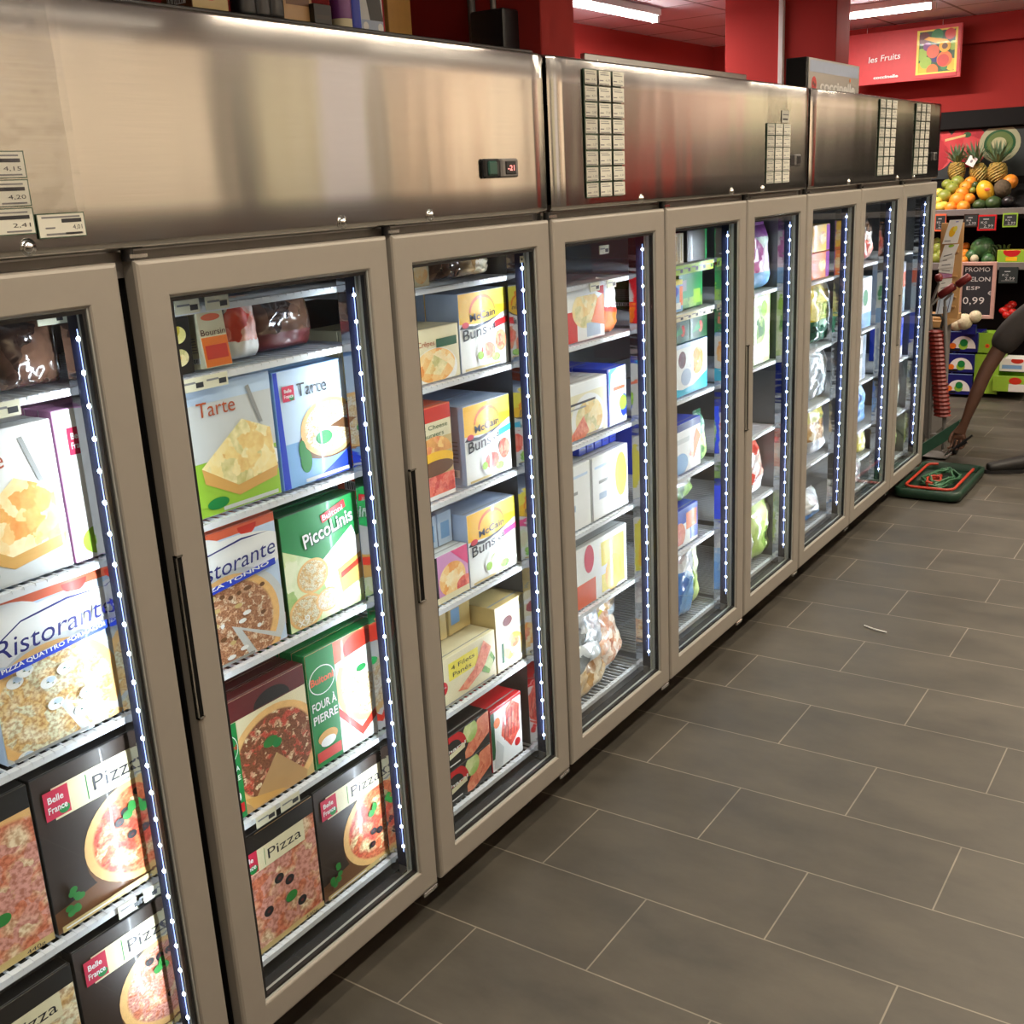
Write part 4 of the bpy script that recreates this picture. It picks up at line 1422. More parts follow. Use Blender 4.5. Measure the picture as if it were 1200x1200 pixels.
for i in range(3):
    carton('white carton standing on the violet and orange one', 1.95 + i * .062, 2.008 + i * .062, .845, .93, .16, 'p_bluegrey', 'p_ltblue', [('r', .2, .8, .2, .7, 'p_sky')], name='snack_carton', y=.17, group='white cartons standing on the violet and orange one')
carton('cream carton with red breaded fillet picture behind the third door', 1.965, 2.235, .432, .567, .10, 'p_cream', 'p_cream', [('e', .12, .42, .075, .07, 'p_red'), ('t', 'Belle', .07, .42, .05, 'p_white', {'fit': .1}), ('r', .22, .7, .50, .86, 'p_lemon'), ('t', '4 Filets', .26, .70, .13, 'p_text', {'fit': .38}), ('t', 'Panés', .28, .55, .13, 'p_text', {'fit': .3}),
       ('p', [(.34, .20), (.62, .45), (.80, .92), (.92, .70), (.78, .34), (.5, .12)], 'breaded'), ('p', [(.74, .3), (.92, .6), (.98, .4), (.86, .16)], 'greens'), ('r', .05, .95, .03, .07, 'p_grey')], name='snack_carton', behind=3)
carton('tall cream carton with golden food picture, right of the breaded fillet carton', 2.240, 2.385, .432, .622, .17, 'p_tan', 'p_cream', [('r', .08, .9, .80, .86, 'p_white'), ('e', .4, .72, .16, .1, 'p_maroon'), ('r', .1, .95, .52, .60, 'p_white'), ('e', .55, .30, .34, .26, 'quiche_orange'), ('r', .16, .24, .08, .42, 'p_dkgreen'), ('e', .6, .34, .14, .1, 'breaded'), ('r', .1, .9, .05, .12, 'p_white')], name='snack_carton')
carton('cream carton set back to the left of the tall cream one', 2.13, 2.225, .573, .66, .12, 'p_tan', 'p_tan', [('r', .1, .5, .3, .8, 'p_sky')], name='snack_carton', y=.20, group='cream cartons stacked behind the fillet carton')
carton('cream carton set back to the left of the tall cream one', 2.02, 2.12, .573, .65, .12, 'p_tan', 'p_tan', [('r', .1, .5, .3, .8, 'p_sky')], name='snack_carton', y=.20, group='cream cartons stacked behind the fillet carton')


def art_meat():
    return [('r', 0, .5, 0, 1, 'p_black'), ('p', [(.5, .25), (.78, .95), (1, 1), (1, .35), (.62, .0), (.5, .05)], 'breaded'), ('e', .62, .75, .14, .13, 'greens'), ('e', .28, .52, .26, .22, 'p_red', 0, 180), ('e', .28, .55, .16, .12, 'p_black', 0, 180), ('t', 'Charal', .06, .52, .14, 'p_white', {'fit': .46, 'bold': .02}), ('p', [(.02, .28), (.5, .42), (.5, .56), (.02, .44)], 'p_cream'), ('r', .06, .4, .12, .16, 'p_white')]


for i, z in enumerate((.152, .252)):
    carton(('black carton with red minced meat, lying under its twin', 'black carton with red minced meat, lying on top of its twin')[i], 1.955, 2.185, z, z + .098, .12, 'p_black', 'p_black', art_meat(), name='meat_carton', behind=1)
carton('red and white carton with a ribbed steak picture at the bottom of the third door', 2.190, 2.342, .152, .340, .13, 'p_red', 'p_white', [('p', [(.32, .5), (.42, .86), (.7, .96), (.95, .8), (.92, .4), (.62, .22)], 'redfood'), ('r', 0, .12, .2, 1, 'p_dkgreen'), ('e', .2, .75, .1, .1, 'p_orange'), ('e', .82, .22, .09, .08, 'p_red'), ('p', [(.05, .05), (.3, .0), (.38, .3), (.15, .5)], 'p_ltgrey'), ('r', 0, 1, .95, 1, 'p_red')] + [('p', [(.4 + .1 * i, .40), (.42 + .1 * i, .40), (.50 + .1 * i, .85), (.48 + .1 * i, .85)], 'p_maroon') for i in range(5)], name='meat_carton', behind=1)

# --- fourth door
carton('white and orange carton with red corner behind the fourth door', 2.62, 2.885, 1.272, 1.432, .10, 'p_red', 'p_white', [('r', 0, .4, 0, .55, 'p_tomato'), ('e', .6, .55, .3, .2, 'quiche'), ('r', .6, .9, .05, .3, 'p_bluegrey'), ('p', [(.7, .3), (1, .2), (1, .8), (.85, .7)], 'p_orange'), ('p', [(.8, .85), (1, .75), (1, 1), (.75, 1)], 'p_red'), ('r', .1, .8, .80, .9, 'p_white')], name='snack_carton', behind=2)
bag('white and orange pointed bag right of the red cornered carton', 2.945, 1.272, .11, .15, .06, [(.4, 'p_orange'), (.5, 'p_tomato'), (1, 'p_white')], y=.14, seed=11, rot=.12)
carton('large white carton with pastry picture behind the fourth door', 2.60, 2.888, .988, 1.155, .12, 'p_ltgrey', 'p_cream', art_generic('p_cream', 'p_white', 'quiche', 1) + [('p', [(.15, .0), (.5, .4), (.6, .1), (.5, 0)], 'breaded')], name='snack_carton', behind=2)
carton('white carton with blue edges and a cyan sweep behind the fourth door', 2.893, 3.012, .988, 1.165, .12, 'p_blue', 'p_white', [('p', [(.1, .5), (.2, .9), (.6, 1), (.2, 1), (0, .9)], 'p_cyan'), ('r', 0, .08, 0, 1, 'p_blue'), ('e', .85, .3, .2, .3, 'p_blue'), ('e', .8, .35, .2, .2, 'p_lime'), ('r', .3, .9, .6, .66, 'p_salmon')], name='snack_carton', behind=3)
for i in range(5):
    carton('blue carton lying deeper on the shelf under the white cartons', 2.78 + i * .048, 2.822 + i * .048, .918, .955, .14, 'p_blue', 'p_blue', [('r', .2, .8, .4, .5, 'p_navy')], name='snack_carton', y=.17, group='blue cartons on the white cartons behind the fourth door')
for i, (a, b) in enumerate(((2.62, 2.772), (2.776, 3.012))):
    carton(('plain white carton, nearer of two on one shelf behind the fourth door', 'white carton with yellow corner, farther of two behind the fourth door')[i], a, b, .716, .915, .14, 'p_ltgrey', 'p_white', [('r', .1, .9, .8, .84, 'p_ltblue'), ('r', .2, .5, .55, .6, 'p_grey'), ('r', 0, .04, 0, 1, 'p_grey'), ('r', .2, .4, .3, .4, 'p_bluegrey')] + ([('e', .8, .55, .16, .3, 'p_lemon')] if i else []), name='snack_carton', behind=1)
carton('white and yellow carton with red panel behind the fourth door', 2.62, 2.992, .461, .655, .14, 'p_ltgrey', 'p_white', [('r', 0, .45, 0, .4, 'p_salmon'), ('e', .35, .75, .08, .12, 'p_logo'), ('r', .55, .95, .05, .9, 'p_lemon'), ('r', .5, .8, .35, .5, 'p_white'), ('e', .75, .3, .14, .16, 'p_yellow')], name='snack_carton', behind=2)
bag('clear bread bag lying under the white and yellow carton', 2.80, .29, .22, .15, .09, [(.3, 'greybag'), (1, 'whitebag')], y=.15, seed=14, name='bread_bag', lean=-.25, rot=.3)
bag('bag of brown crusty bread at the bottom of the fourth door', 2.955, .165, .24, .21, .12, [(.15, 'whitebag'), (.85, 'meatbag'), (1, 'yellowbag')], y=.15, seed=12, name='bread_bag', lean=-.15, rot=-.3)
bag('bag of tan rolls at the bottom of the fourth door, by the pane', 2.77, .153, .25, .18, .11, [(.55, 'breadbag'), (1, 'greybag')], y=.125, seed=13, name='bread_bag', lean=-.1, rot=-.15)
bag('brown loaf bag leaning behind the crusty bread of the fourth door', 2.99, .29, .18, .15, .08, [(.35, 'greybag'), (1, 'breadbag')], y=.2, seed=15, name='bread_bag')

# --- fifth door
carton('blue and yellow carton standing on the green shelf behind the fifth door', 3.34, 3.425, 1.279, 1.385, .12, 'p_lemon', 'p_sky', [('r', 0, 1, .85, 1, 'p_lemon'), ('r', .7, 1, .2, .8, 'p_orange'), ('e', .3, .65, .3, .2, 'p_blue'), ('r', .0, .8, .1, .3, 'p_white')], name='snack_carton')
carton('green carton on the second shelf behind the fifth door', 3.44, 3.628, 1.279, 1.400, .14, 'p_dkgreen', 'p_green', [('r', 0, 1, 0, .3, 'greens'), ('r', .6, .9, .1, .5, 'p_lime'), ('r', .1, .3, .5, .8, 'p_grey')], name='snack_carton', y=.15, behind=1)
for i in range(3):
    carton('white paper wrapped bar on the top shelf behind the fifth door', 3.33 + i * .036, 3.362 + i * .036, 1.437, 1.535, .1, 'p_cream', 'p_cream', [('r', .3, .6, .1, .9, 'p_tan')], name='snack_bar', group='white paper wrapped bars on the top shelf behind the fifth door')
carton('dark green carton on the top shelf behind the fifth door', 3.46, 3.62, 1.437, 1.54, .12, 'p_black', 'p_darkbrown', [('r', .9, 1, 0, 1, 'p_green')], name='snack_carton')
for i in range(2):
    carton(('dark green carton lying on the blue wave carton, nearer one', 'dark green carton lying on the blue wave carton, farther one')[i], 3.34 + i * .142, 3.48 + i * .142, 1.172, 1.252, .12, 'p_dkgreen', 'p_dkgreen', [('e', .6, .5, .12, .14, 'redfood'), ('p', [(.1, .3), (.5, .8), (.6, .4)], 'p_green')], name='snack_carton')
carton('white carton with a blue wave behind the fifth door', 3.33, 3.622, .990, 1.168, .12, 'p_sky', 'p_white', [('p', [(0, .0), (1, .0), (1, .35), (.6, .15), (.3, .12), (0, .2)], 'p_cyan'), ('e', .3, .7, .1, .1, 'p_maroon'), ('e', .72, .6, .17, .16, 'quiche_orange'), ('e', .4, .35, .14, .1, 'p_bluegrey'), ('r', 0, 1, .92, 1, 'p_ltblue')], name='snack_carton')
carton('white carton with orange picture and blue top behind the fifth door', 3.33, 3.565, .716, .895, .14, 'p_blue', 'p_white', [('r', 0, 1, .85, 1, 'p_navy'), ('p', [(.6, .3), (.85, .8), (1, .6), (.75, .2)], 'p_orange'), ('e', .3, .2, .25, .16, 'p_sky'), ('r', .1, .6, .6, .7, 'p_ltgrey')], name='snack_carton', behind=1)
bag('dark vegetable bag right of the blue topped carton behind the fifth door', 3.60, .716, .07, .18, .06, [(.6, 'greens'), (1, 'darkgreenbag')], seed=18)
carton('blue carton with orange picture behind the fifth door', 3.32, 3.54, .446, .585, .12, 'p_blue', 'p_blue', [('r', 0, .7, 0, .6, 'p_white'), ('e', .3, .35, .22, .2, 'breaded'), ('r', .55, .95, .4, .85, 'p_orange'), ('r', 0, 1, .0, .08, 'p_white')], name='snack_carton')
bag('pale green vegetable bag standing behind the blue carton with orange picture', 3.50, .59, .22, .115, .08, [(.5, 'greens'), (1, 'palebag')], y=.16, seed=19)
bag('blue plastic bag at the bottom of the fifth door', 3.44, .153, .23, .27, .10, [(.4, 'bluebag'), (.7, 'bluebag'), (1, 'whitebag')], seed=20, rot=.12)
bag('green vegetable bag at the bottom of the fifth door, right of the blue one', 3.59, .153, .13, .28, .08, [(1, 'greenbag')], y=.16, seed=21)

# --- sixth door
bag('pink and white bag on the top shelf behind the sixth door', 4.09, 1.28, .21, .24, .09, [(.25, 'p_sky'), (.8, 'pinkbag'), (1, 'p_violet')], seed=22)
carton('tall light green carton of vegetables behind the sixth door', 3.97, 4.225, .993, 1.258, .12, 'p_lime', 'greenpale', [('r', 0, .9, .86, .98, 'p_white'), ('e', .6, .5, .2, .2, 'greens'), ('r', .1, .7, .1, .3, 'p_white'), ('e', .75, .8, .12, .12, 'p_lime')], name='vegetable_carton')
bag('bright red bag on the fourth shelf behind the sixth door', 4.05, .45, .26, .20, .11, [(.3, 'whitebag'), (1, 'redbag')], seed=23, rot=-.15)
bag('pink fish bag behind the bright red one at the sixth door', 4.19, .45, .15, .22, .07, [(1, 'redbag')], y=.25, seed=24)
bag('large green vegetable bag at the bottom of the sixth door', 4.19, .15, .34, .28, .12, [(.9, 'greenbag'), (1, 'whitebag')], seed=25)
bag('pale green bag at the near side bottom of the sixth door', 3.98, .15, .14, .24, .10, [(1, 'palebag')], seed=26)

# --- seventh door
for i, (a, b, z, m) in enumerate(((4.70, 4.93, 1.259, 'p_orange'), (4.70, 4.93, 1.375, 'p_yellow'))):
    carton(('orange carton on the top shelf behind the seventh door', 'yellow carton stacked on the orange one behind the seventh door')[i], a, b, z, z + .112, .12, m, m, [('e', .6, .5, .2, .12, 'quiche_orange'), ('r', .8, 1, 0, 1, 'p_violet')], name='snack_carton')
bag('yellow and dark green salad bag behind the seventh door', 4.84, .965, .28, .26, .10, [(.42, 'darkgreenbag'), (1, 'yellowbag')], seed=27)
bag('silver grey bag behind the seventh door, under the salad bag', 4.83, .71, .26, .22, .10, [(1, 'greybag')], seed=28)
bag('bag of golden bread on the fourth shelf behind the seventh door', 4.83, .453, .24, .23, .12, [(.3, 'whitebag'), (.7, 'breadbag'), (1, 'yellowbag')], seed=29)
bag('crumpled white bag at the bottom of the seventh door', 4.78, .15, .24, .12, .12, [(.3, 'bluebag'), (1, 'whitebag')], seed=30)

# --- eighth and ninth door
carton('white and green carton behind the eighth door', 5.40, 5.60, .955, 1.20, .12, 'p_ltblue', 'p_white', [('r', 0, 1, .0, .3, 'p_sky'), ('e', .5, .6, .2, .2, 'p_green')], name='snack_carton')
bag('dark red bag on the top shelf behind the eighth door', 5.47, 1.275, .2, .2, .09, [(.7, 'redbag'), (1, 'darkpack')], seed=31)
carton('thin white carton behind the eighth door', 5.36, 5.54, .70, .92, .08, 'p_white', 'p_white', [('r', .1, .9, .5, .6, 'p_grey'), ('r', .7, 1, 0, 1, 'p_bluegrey')], name='snack_carton')
bag('deep blue bag behind the eighth door', 5.46, .456, .22, .20, .10, [(1, 'bluebag')], seed=32)
bag('small yellow bag behind the eighth door', 5.51, .305, .12, .13, .08, [(1, 'yellowbag')], seed=33)
bag('pale bag at the bottom of the eighth door', 5.44, .15, .2, .13, .10, [(1, 'whitebag')], seed=34)
carton('blue carton upper behind the ninth door', 6.02, 6.22, .955, 1.22, .12, 'p_bluegrey', 'p_ltblue', [('r', 0, 1, .5, .8, 'p_salmon')], name='snack_carton')
carton('blue carton with white base behind the ninth door', 6.02, 6.22, .705, .92, .12, 'p_blue', 'p_blue', [('r', 0, 1, 0, .3, 'p_white')], name='snack_carton')
bag('pale green bag low behind the ninth door', 6.10, .405, .22, .26, .10, [(1, 'palebag')], seed=35)
bag('green bag at the bottom of the ninth door', 6.10, .15, .22, .22, .10, [(1, 'greenbag')], seed=36)


# price tickets clipped to shelf rails
def ticket(F_, x, z, w=.055, h=.024, m='paper_cream', y=.0875):
    x, z = x * KZ, ZZ(z)
    mb = MB()
    mb.box(x - w / 2, x + w / 2, y - .0015, y, z - h - .001, z - .001, m)
    draw(mb, [('r', .08, .6, .55, .7, 'ink_grey'), ('r', .6, .92, .2, .6, 'ink')], w, h, lambda a, b, l: (x - w / 2 + a, y - .0015 - l, z - h - .001 + b))
    mb.build('price_ticket', F_, (x, y, z - h))


for x, z in ((.93, 1.560), (1.06, 1.560), (.95, 1.43), (1.06, .488), (1.02, .488)):
    ticket(F1, x, z)
for x, z in ((1.33, 1.545), (1.40, 1.545), (1.32, 1.405), (1.375, 1.405), (1.36, .487), (1.43, .487)):
    ticket(F1, x, z)
for x in (3.36, 3.42, 3.48, 3.54, 3.60):
    ticket(F2, x, 1.435, .06, .03, 'p_lime')
    ticket(F2, x, 1.275, .06, .022, 'p_cream')
for x, z in ((2.86, 1.535), (2.90, 1.435), (2.80, 1.435)):
    ticket(F2, x, z)
# certification sticker at the corner of the third pane
mb = MB()
mb.box(2.290, 2.306, .0262, .0268, 1.530, 1.546, 'paper_cream')
draw(mb, [('r', .2, .8, .3, .7, 'ink')], .016, .016, lambda a, b, l: (2.290 + a, .0262 - l * .3, 1.530 + b))
tag(mb.build('sticker', None, (2.298, .026, 1.53)), 'small square sticker in the top corner of the third door pane', 'sticker')

# ------------------------------------------------------------------ rack behind the freezers with goods on top
def rack(name, x0, x1, y0, y1, zt, label, steel=False):
    t = empty(name, ((x0 + x1) / 2, (y0 + y1) / 2, 0), label, 'rack')
    mb = MB()
    mb.box(x0, x1, y0, y1, zt - .035, zt, 'black_plastic', c=.003)
    mb.build('top_board', t, ((x0 + x1) / 2, (y0 + y1) / 2, zt))
    mb = MB()
    mb.box(x0, x1, y0 + .02, y0 + .04, .05, zt - .036, 'dark_shelf')
    mb.build('back_panel', t, ((x0 + x1) / 2, y0 + .03, .05))
    for x in (x0 + .03, x1 - .03):
        mb = MB()
        mb.box(x - .02, x + .02, y0 + .045, y0 + .085, 0, zt - .036, 'black_plastic')
        mb.build('upright', t, (x, y0 + .06, 0))
    for z in (.2, .7, 1.2, 1.7):
        mb = MB()
        mb.box(x0 + .05, x1 - .05, y0 + .09, y1, z, z + .03, 'dark_shelf')
        mb.build('shelf', t, ((x0 + x1) / 2, y0 + .3, z))
    if steel:
        mb = MB()
        mb.box(x0, x0 + .55 * (x1 - x0), y0 - .004, y0 + .02, zt + .0, zt + .035, 'side_steel', c=.003)
        mb.build('steel_trim', t, (x0, y0, zt))
    return t


rack('shelf_rack', -1.5, 3.70, .86, 1.40, 2.19, 'black shelf rack behind the nearest freezer with groceries on top')
rack('shelf_rack', 4.08, 7.10, .86, 1.40, 2.17, 'black shelf rack with steel trim behind the middle freezer', True)


def upright_pack(label, px0, px1, pytop, items, base, front, y=.92, d=.12, zt=2.191, **k):
    a, b = at(px0, 10, 'y', y), at(px1, 10, 'y', y)
    return carton(label, a.x, b.x, zt, pytop, d, base, front, items, y=y, **k)


upright_pack('orange brown carton at the near end of the groceries on the rack', 226, 268, 2.42, [('e', .5, .3, .3, .3, 'redfood')], 'p_brown', 'p_tan', name='grocery_carton', cat='box')
for i, (p0, h) in enumerate(((285, .24), (302, .22), (318, .26))):
    a = at(p0, 8, 'y', .95)
    mb = MB()
    mb.lathe([(.0001, 0), (.034, 0), (.036, .02), (.036, h * .55), (.03, h * .68), (.013, h * .8), (.013, h), (.0001, h)], 'bottle_dark', (0, 0, 0), 14, mfun=lambda i, j: 'p_cream' if i == 2 and j % 14 < 7 else 'bottle_dark') if False else mb.lathe([(.0001, 0), (.034, 0), (.036, .02), (.036, h * .55), (.03, h * .68), (.013, h * .8), (.013, h), (.0001, h)], 'black_plastic', (0, 0, 0), 14)
    o = mb.build('bottle')
    o.location = (a.x, .95, 2.191)
    tag(o, 'dark glossy bottle standing in the trio on top of the rack', 'bottle', 'trio of dark bottles on the rack')
upright_pack('kraft brown carton on the rack right of the dark bottles', 332, 366, 2.36, [('r', .1, .9, .3, .5, 'p_brown')], 'p_wood', 'p_wood', name='grocery_carton')
upright_pack('low black carton on the rack beside the kraft one', 368, 388, 2.25, [('r', .1, .9, .3, .5, 'p_darkbrown')], 'p_black', 'p_black', name='grocery_carton', y=.90)
a = at(399, 8, 'y', .93)
mb = MB()
mb.lathe([(.0001, 0), (.03, 0), (.032, .01), (.032, .14), (.022, .18), (.014, .20), (.014, .22), (.0001, .22)], 'p_cream', (0, 0, 0), 16)
mb.lathe([(.0326, .03), (.0326, .10)], 'p_violet', (0, 0, 0), 16)
o = mb.build('bottle')
o.location = (a.x, .93, 2.191)
tag(o, 'cream bottle with a violet label on the rack', 'bottle')
a = at(412, 8, 'y', .95)
mb = MB()
mb.lathe([(.0001, 0), (.028, 0), (.03, .01), (.03, .24), (.02, .27), (.0001, .28)], 'p_blue', (0, 0, 0), 14)
o = mb.build('spray_can')
o.location = (a.x, .95, 2.191)
tag(o, 'blue can on the rack between the cream bottle and the striped pack', 'can')
upright_pack('white, black and blue striped pack on the rack, next to the tan board', 422, 448, 2.38, [('p', [(0, .2), (.4, .2), (.1, 1), (0, 1)], 'p_ltgrey'), ('p', [(.4, .2), (1, .2), (.8, 1), (.1, 1)], 'p_black'), ('r', 0, 1, 0, .2, 'p_bluegrey'), ('e', .2, .1, .12, .12, 'p_white'), ('e', .85, .1, .12, .12, 'p_white')], 'p_sky', 'p_white', name='grocery_carton')
a, b = at(449, 5, 'y', 1.3), at(476, 5, 'y', 1.3)
mb = MB()
mb.box(a.x, b.x, 1.28, 1.30, 2.191, 2.62, 'p_crust', c=.002)
tag(mb.build('cork_board', None, (a.x, 1.28, 2.19)), 'tan board standing on the rack just before the red column', 'board')

# pipes and black box on the columns
mb = MB()
mb.tube([(3.748, 1.16, .0), (3.748, 1.16, CEIL - .001)], .016, 'pipe_grey' if 'pipe_grey' in MATS else 'cabinet_grey', 10)
tag(mb.build('pipe', None, (3.748, 1.16, 0)), 'thin grey pipe running up the dark side of the nearer red column', 'pipe')
t = empty('junction_box', (3.70, 1.04, 2.2), 'black box with a short conduit on the nearer red column', 'box')
mb = MB()
mb.box(3.66, 3.764, .955, 1.11, 1.95, 2.345, 'black_plastic', c=.006)
mb.build('box_body', t, (3.70, 1.04, 2.0))
mb = MB()
mb.tube([(3.72, 1.04, 2.345), (3.72, 1.04, CEIL - .001)], .012, 'cabinet_grey', 10)
mb.build('conduit', t, (3.72, 1.04, 2.345))
mb = MB()
mb.box(7.125, 7.159, 1.185, 1.215, .0, CEIL - .001, 'pipe_pale' if 'pipe_pale' in MATS else 'fixture_white', c=.003)
tag(mb.build('cable_duct', None, (7.14, 1.2, 0)), 'pale vertical cable duct on the wide red column', 'duct')
mb = MB()
a = at(575, 170, 'x', 5)
mb.tube([(6.0, 2.75, 0), (6.0, 2.75, CEIL - .001)], .014, 'fixture_white', 8)
tag(mb.build('pipe', None, (6.0, 2.75, 0)), 'thin white pipe on the red back wall below the ceiling lamp', 'pipe')

# shop sign standing on the last freezer
t = empty('light_box_sign', (4.88, .15, 2.006), 'silvery box sign reading coccinelle, standing on the farthest freezer', 'sign')
mb = MB()
mb.box(4.54, 5.215, .115, .20, 2.006, 2.145, 'black_plastic', c=.002)
mb.build('sign_box', t, (4.88, .15, 2.006))
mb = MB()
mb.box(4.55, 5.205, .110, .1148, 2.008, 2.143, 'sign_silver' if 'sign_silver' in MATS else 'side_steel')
draw(mb, [('r', .02, .98, .62, .95, 'p_bluegrey'), ('e', .10, .28, .045, .045, 'p_red'), ('e', .085, .3, .012, .012, 'p_black'), ('e', .115, .26, .012, .012, 'p_black'), ('r', .06, .14, .04, .12, 'p_orange'),  # blue-grey band is a reflection painted along the face's top
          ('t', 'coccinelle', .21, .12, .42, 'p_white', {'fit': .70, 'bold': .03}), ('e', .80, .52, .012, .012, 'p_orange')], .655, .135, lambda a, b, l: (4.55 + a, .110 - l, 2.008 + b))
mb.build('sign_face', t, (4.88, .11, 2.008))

# hanging sign
def hanging_sign():
    X = 9.40
    A, B = at(1000, 40, 'x', X), at(1129, 26, 'x', X)
    y1, y0 = 1.50, B.y
    z0, z1 = at(1122, 90, 'x', X).z, B.z
    t = empty('hanging_sign', (X, (y0 + y1) / 2, z1), 'red hanging sign reading les Fruits with a fruit photo', 'sign')
    mb = MB()
    mb.box(X, X + .02, y0, y1, z0, z1, 'sign_red', c=.002)
    W, H = y1 - y0, z1 - z0
    it = [('r', .62, .965, .10, .93, 'p_lemon'), ('r', .64, .945, .13, .90, 'p_dkgreen')]
    rn = random.Random(4)
    for (x, y, r, m) in ((.67, .2, .06, 'p_yellow'), (.70, .32, .05, 'p_lime'), (.66, .48, .05, 'p_lime'), (.92, .25, .05, 'p_yellow'), (.76, .17, .05, 'p_orange'), (.86, .22, .03, 'p_green'), (.93, .6, .04, 'p_lime'), (.79, .82, .05, 'p_green'), (.90, .82, .045, 'p_tomato'), (.68, .78, .05, 'p_maroon'),
                         (.71, .62, .035, 'p_violet'), (.78, .38, .03, 'p_navy'), (.76, .52, .055, 'p_salmon'), (.86, .36, .065, 'p_orange'), (.85, .34, .05, 'p_tomato')):
        it.append(('e', x, y, r, r, m))
    it += [('r', .58, .62, .05, .96, 'sign_red'), ('r', .62, .64, .10, .93, 'p_lemon'), ('r', .62, .965, .03, .10, 'sign_red'), ('r', .62, .965, .10, .13, 'p_lemon'), ('r', .945, .965, .1, .93, 'p_lemon'), ('r', .965, .99, .1, .93, 'sign_red'), ('p', [(.68, .76), (.72, .80), (.88, .72), (.90, .64), (.8, .66)], 'p_yellow'), ('e', .86, .60, .05, .05, 'p_yellow'), ('e', .86, .60, .024, .024, 'p_brown'),
           ('t', 'les Fruits', .20, .42, .17, 'p_white', {'fit': .28, 'shear': .15, 'rot': 3, 'bold': .01}), ('r', .25, .46, .16, .165, 'sign_red'), ('t', 'coccinelle', .25, .10, .085, 'p_white', {'fit': .22, 'bold': .04})]
    draw(mb, it, W, H, lambda a, b, l: (X - l * 2, y1 - a, z0 + b))
    mb.build('sign_board', t, (X, (y0 + y1) / 2, z0))
    for y in (y0 + .15, y1 - .15):
        mb = MB()
        mb.tube([(X + .01, y, z1), (X + .01, y, CEIL - .001)], .002, 'chrome', 6)
        mb.build('wire', t, (X + .01, y, z1))


f_ = lambda v: ((v / 255 + .055) / 1.055) ** 2.4
mat('sign_red', (f_(205), f_(55), f_(60)), .45)
hanging_sign()

# ------------------------------------------------------------------ produce display
DX = 9.0


def produce_stand():
    t = empty('produce_stand', (9.35, -.4, 0), 'tall black produce stand against the far red wall, with two fruit shelves', 'display stand')
    ya, yb = -3.0, 1.7
    mb = MB()
    mb.box(9.50, 9.64, ya, yb, 0, 2.10, 'dark_shelf', c=.004)
    mb.box(9.44, 9.50, ya, yb, 1.97, 2.10, 'dark_shelf', c=.004)
    mb.build('back_panel', t, (9.55, -.4, 0))
    # sloping upper tray
    mb = MB()
    P = [(DX, 1.345), (9.49, 1.54), (9.49, 1.50), (DX, 1.305)]
    mb.face([(x, ya, z) for x, z in P][::-1], 'dark_shelf')
    mb.face([(x, yb, z) for x, z in P], 'dark_shelf')
    for i in range(4):
        a, b = P[i], P[(i + 1) % 4]
        mb.face([(a[0], ya, a[1]), (b[0], ya, b[1]), (b[0], yb, b[1]), (a[0], yb, a[1])], 'dark_shelf')
    mb.build('upper_tray', t, (9.2, -.4, 1.34))
    mb = MB()
    mb.box(DX - .015, DX, ya, yb, 1.335, 1.382, 'cabinet_grey', c=.003)
    mb.build('front_lip', t, (DX, -.4, 1.34))
    mb = MB()
    mb.box(DX, 9.49, ya, yb, .94, .975, 'dark_shelf')
    mb.box(DX - .012, DX, ya, yb, .935, .99, 'cabinet_grey', c=.003)
    mb.build('lower_shelf', t, (9.2, -.4, .95))
    mb = MB()
    mb.box(DX + .05, 9.49, ya, .10, .52, .55, 'dark_shelf')
    mb.box(DX + .038, DX + .05, ya, .10, .515, .575, 'cabinet_grey', c=.003)
    mb.build('bottom_shelf', t, (9.2, -.4, .53))
    # printed back poster: pomegranates and kiwi
    mb = MB()
    X = 9.499
    A, B = at(1098, 133, 'x', X), at(1188, 190, 'x', X)
    y1, y0, z0, z1 = .85, -.25, 1.60, 1.96
    W, H = y1 - y0, z1 - z0
    mb.box(X - .012, X - .001, y0, y1, z0, z1, 'poster_black')

    def f(px, py):
        p = at(px, py, 'x', X)
        return ((y1 - p.y) / W, (p.z - z0) / H)
    it = []
    for px, py, rx, ry, m in ((1100, 175, .12, .16, 'pome'), (1134, 172, .155, .155, 'pome'), (1172, 168, .15, .14, 'kiwi_skin'), (1172, 168, .115, .10, 'p_dkgreen'), (1172, 168, .095, .085, 'kiwi_green'), (1171, 168, .055, .045, 'kiwi_core'), (1134, 158, .03, .02, 'p_dkgreen')):
        u, v = f(px, py)
        it.append(('e', u, v, rx / W, ry / W, m))
    u, v = f(1108, 166)
    u2, v2 = f(1132, 160)
    it.append(('p', [(u, v), (u2, v2), (u2, v2 + .05), (u, v + .05)], 'p_tan'))
    draw(mb, it, W, H, lambda a, b, l: (X - .012 - l * 2, y1 - a, z0 + b))
    mb.build('fruit_poster', t, (X, .3, z0))
    return t


blotch('pome', [(.30, .01, .02), (.50, .03, .04), (.60, .10, .10)], 9, bump=0, rough=.7, coat=0)
mat('kiwi_green', (.10, .16, .04), .7)
mat('kiwi_core', (.42, .42, .24), .7)
mat('kiwi_skin', (.35, .36, .22), .6)
mat('poster_black', (.02, .03, .03), .6)
produce_stand()
blotch('pine_skin', [(.10, .10, .02), (.32, .22, .05), (.50, .34, .08), (.16, .20, .05)], 55, rough=.6, coat=0, bump=.8)
mat('pine_leaf', (.13, .22, .12), .5)
mat('orange_skin', (.90, .30, .03), .4, scale=60, bump=.1)
mat('lemon_skin', (.80, .62, .10), .4)
mat('mango_skin', (.30, .36, .06), .4, var=.3, scale=8)
mat('papaya_skin', (.85, .48, .03), .35, var=.08, scale=8)
mat('melon_dark', (.05, .10, .03), .4, var=.3, scale=20)
mat('coconut', (.12, .09, .05), .8, var=.3, scale=60, bump=.5)
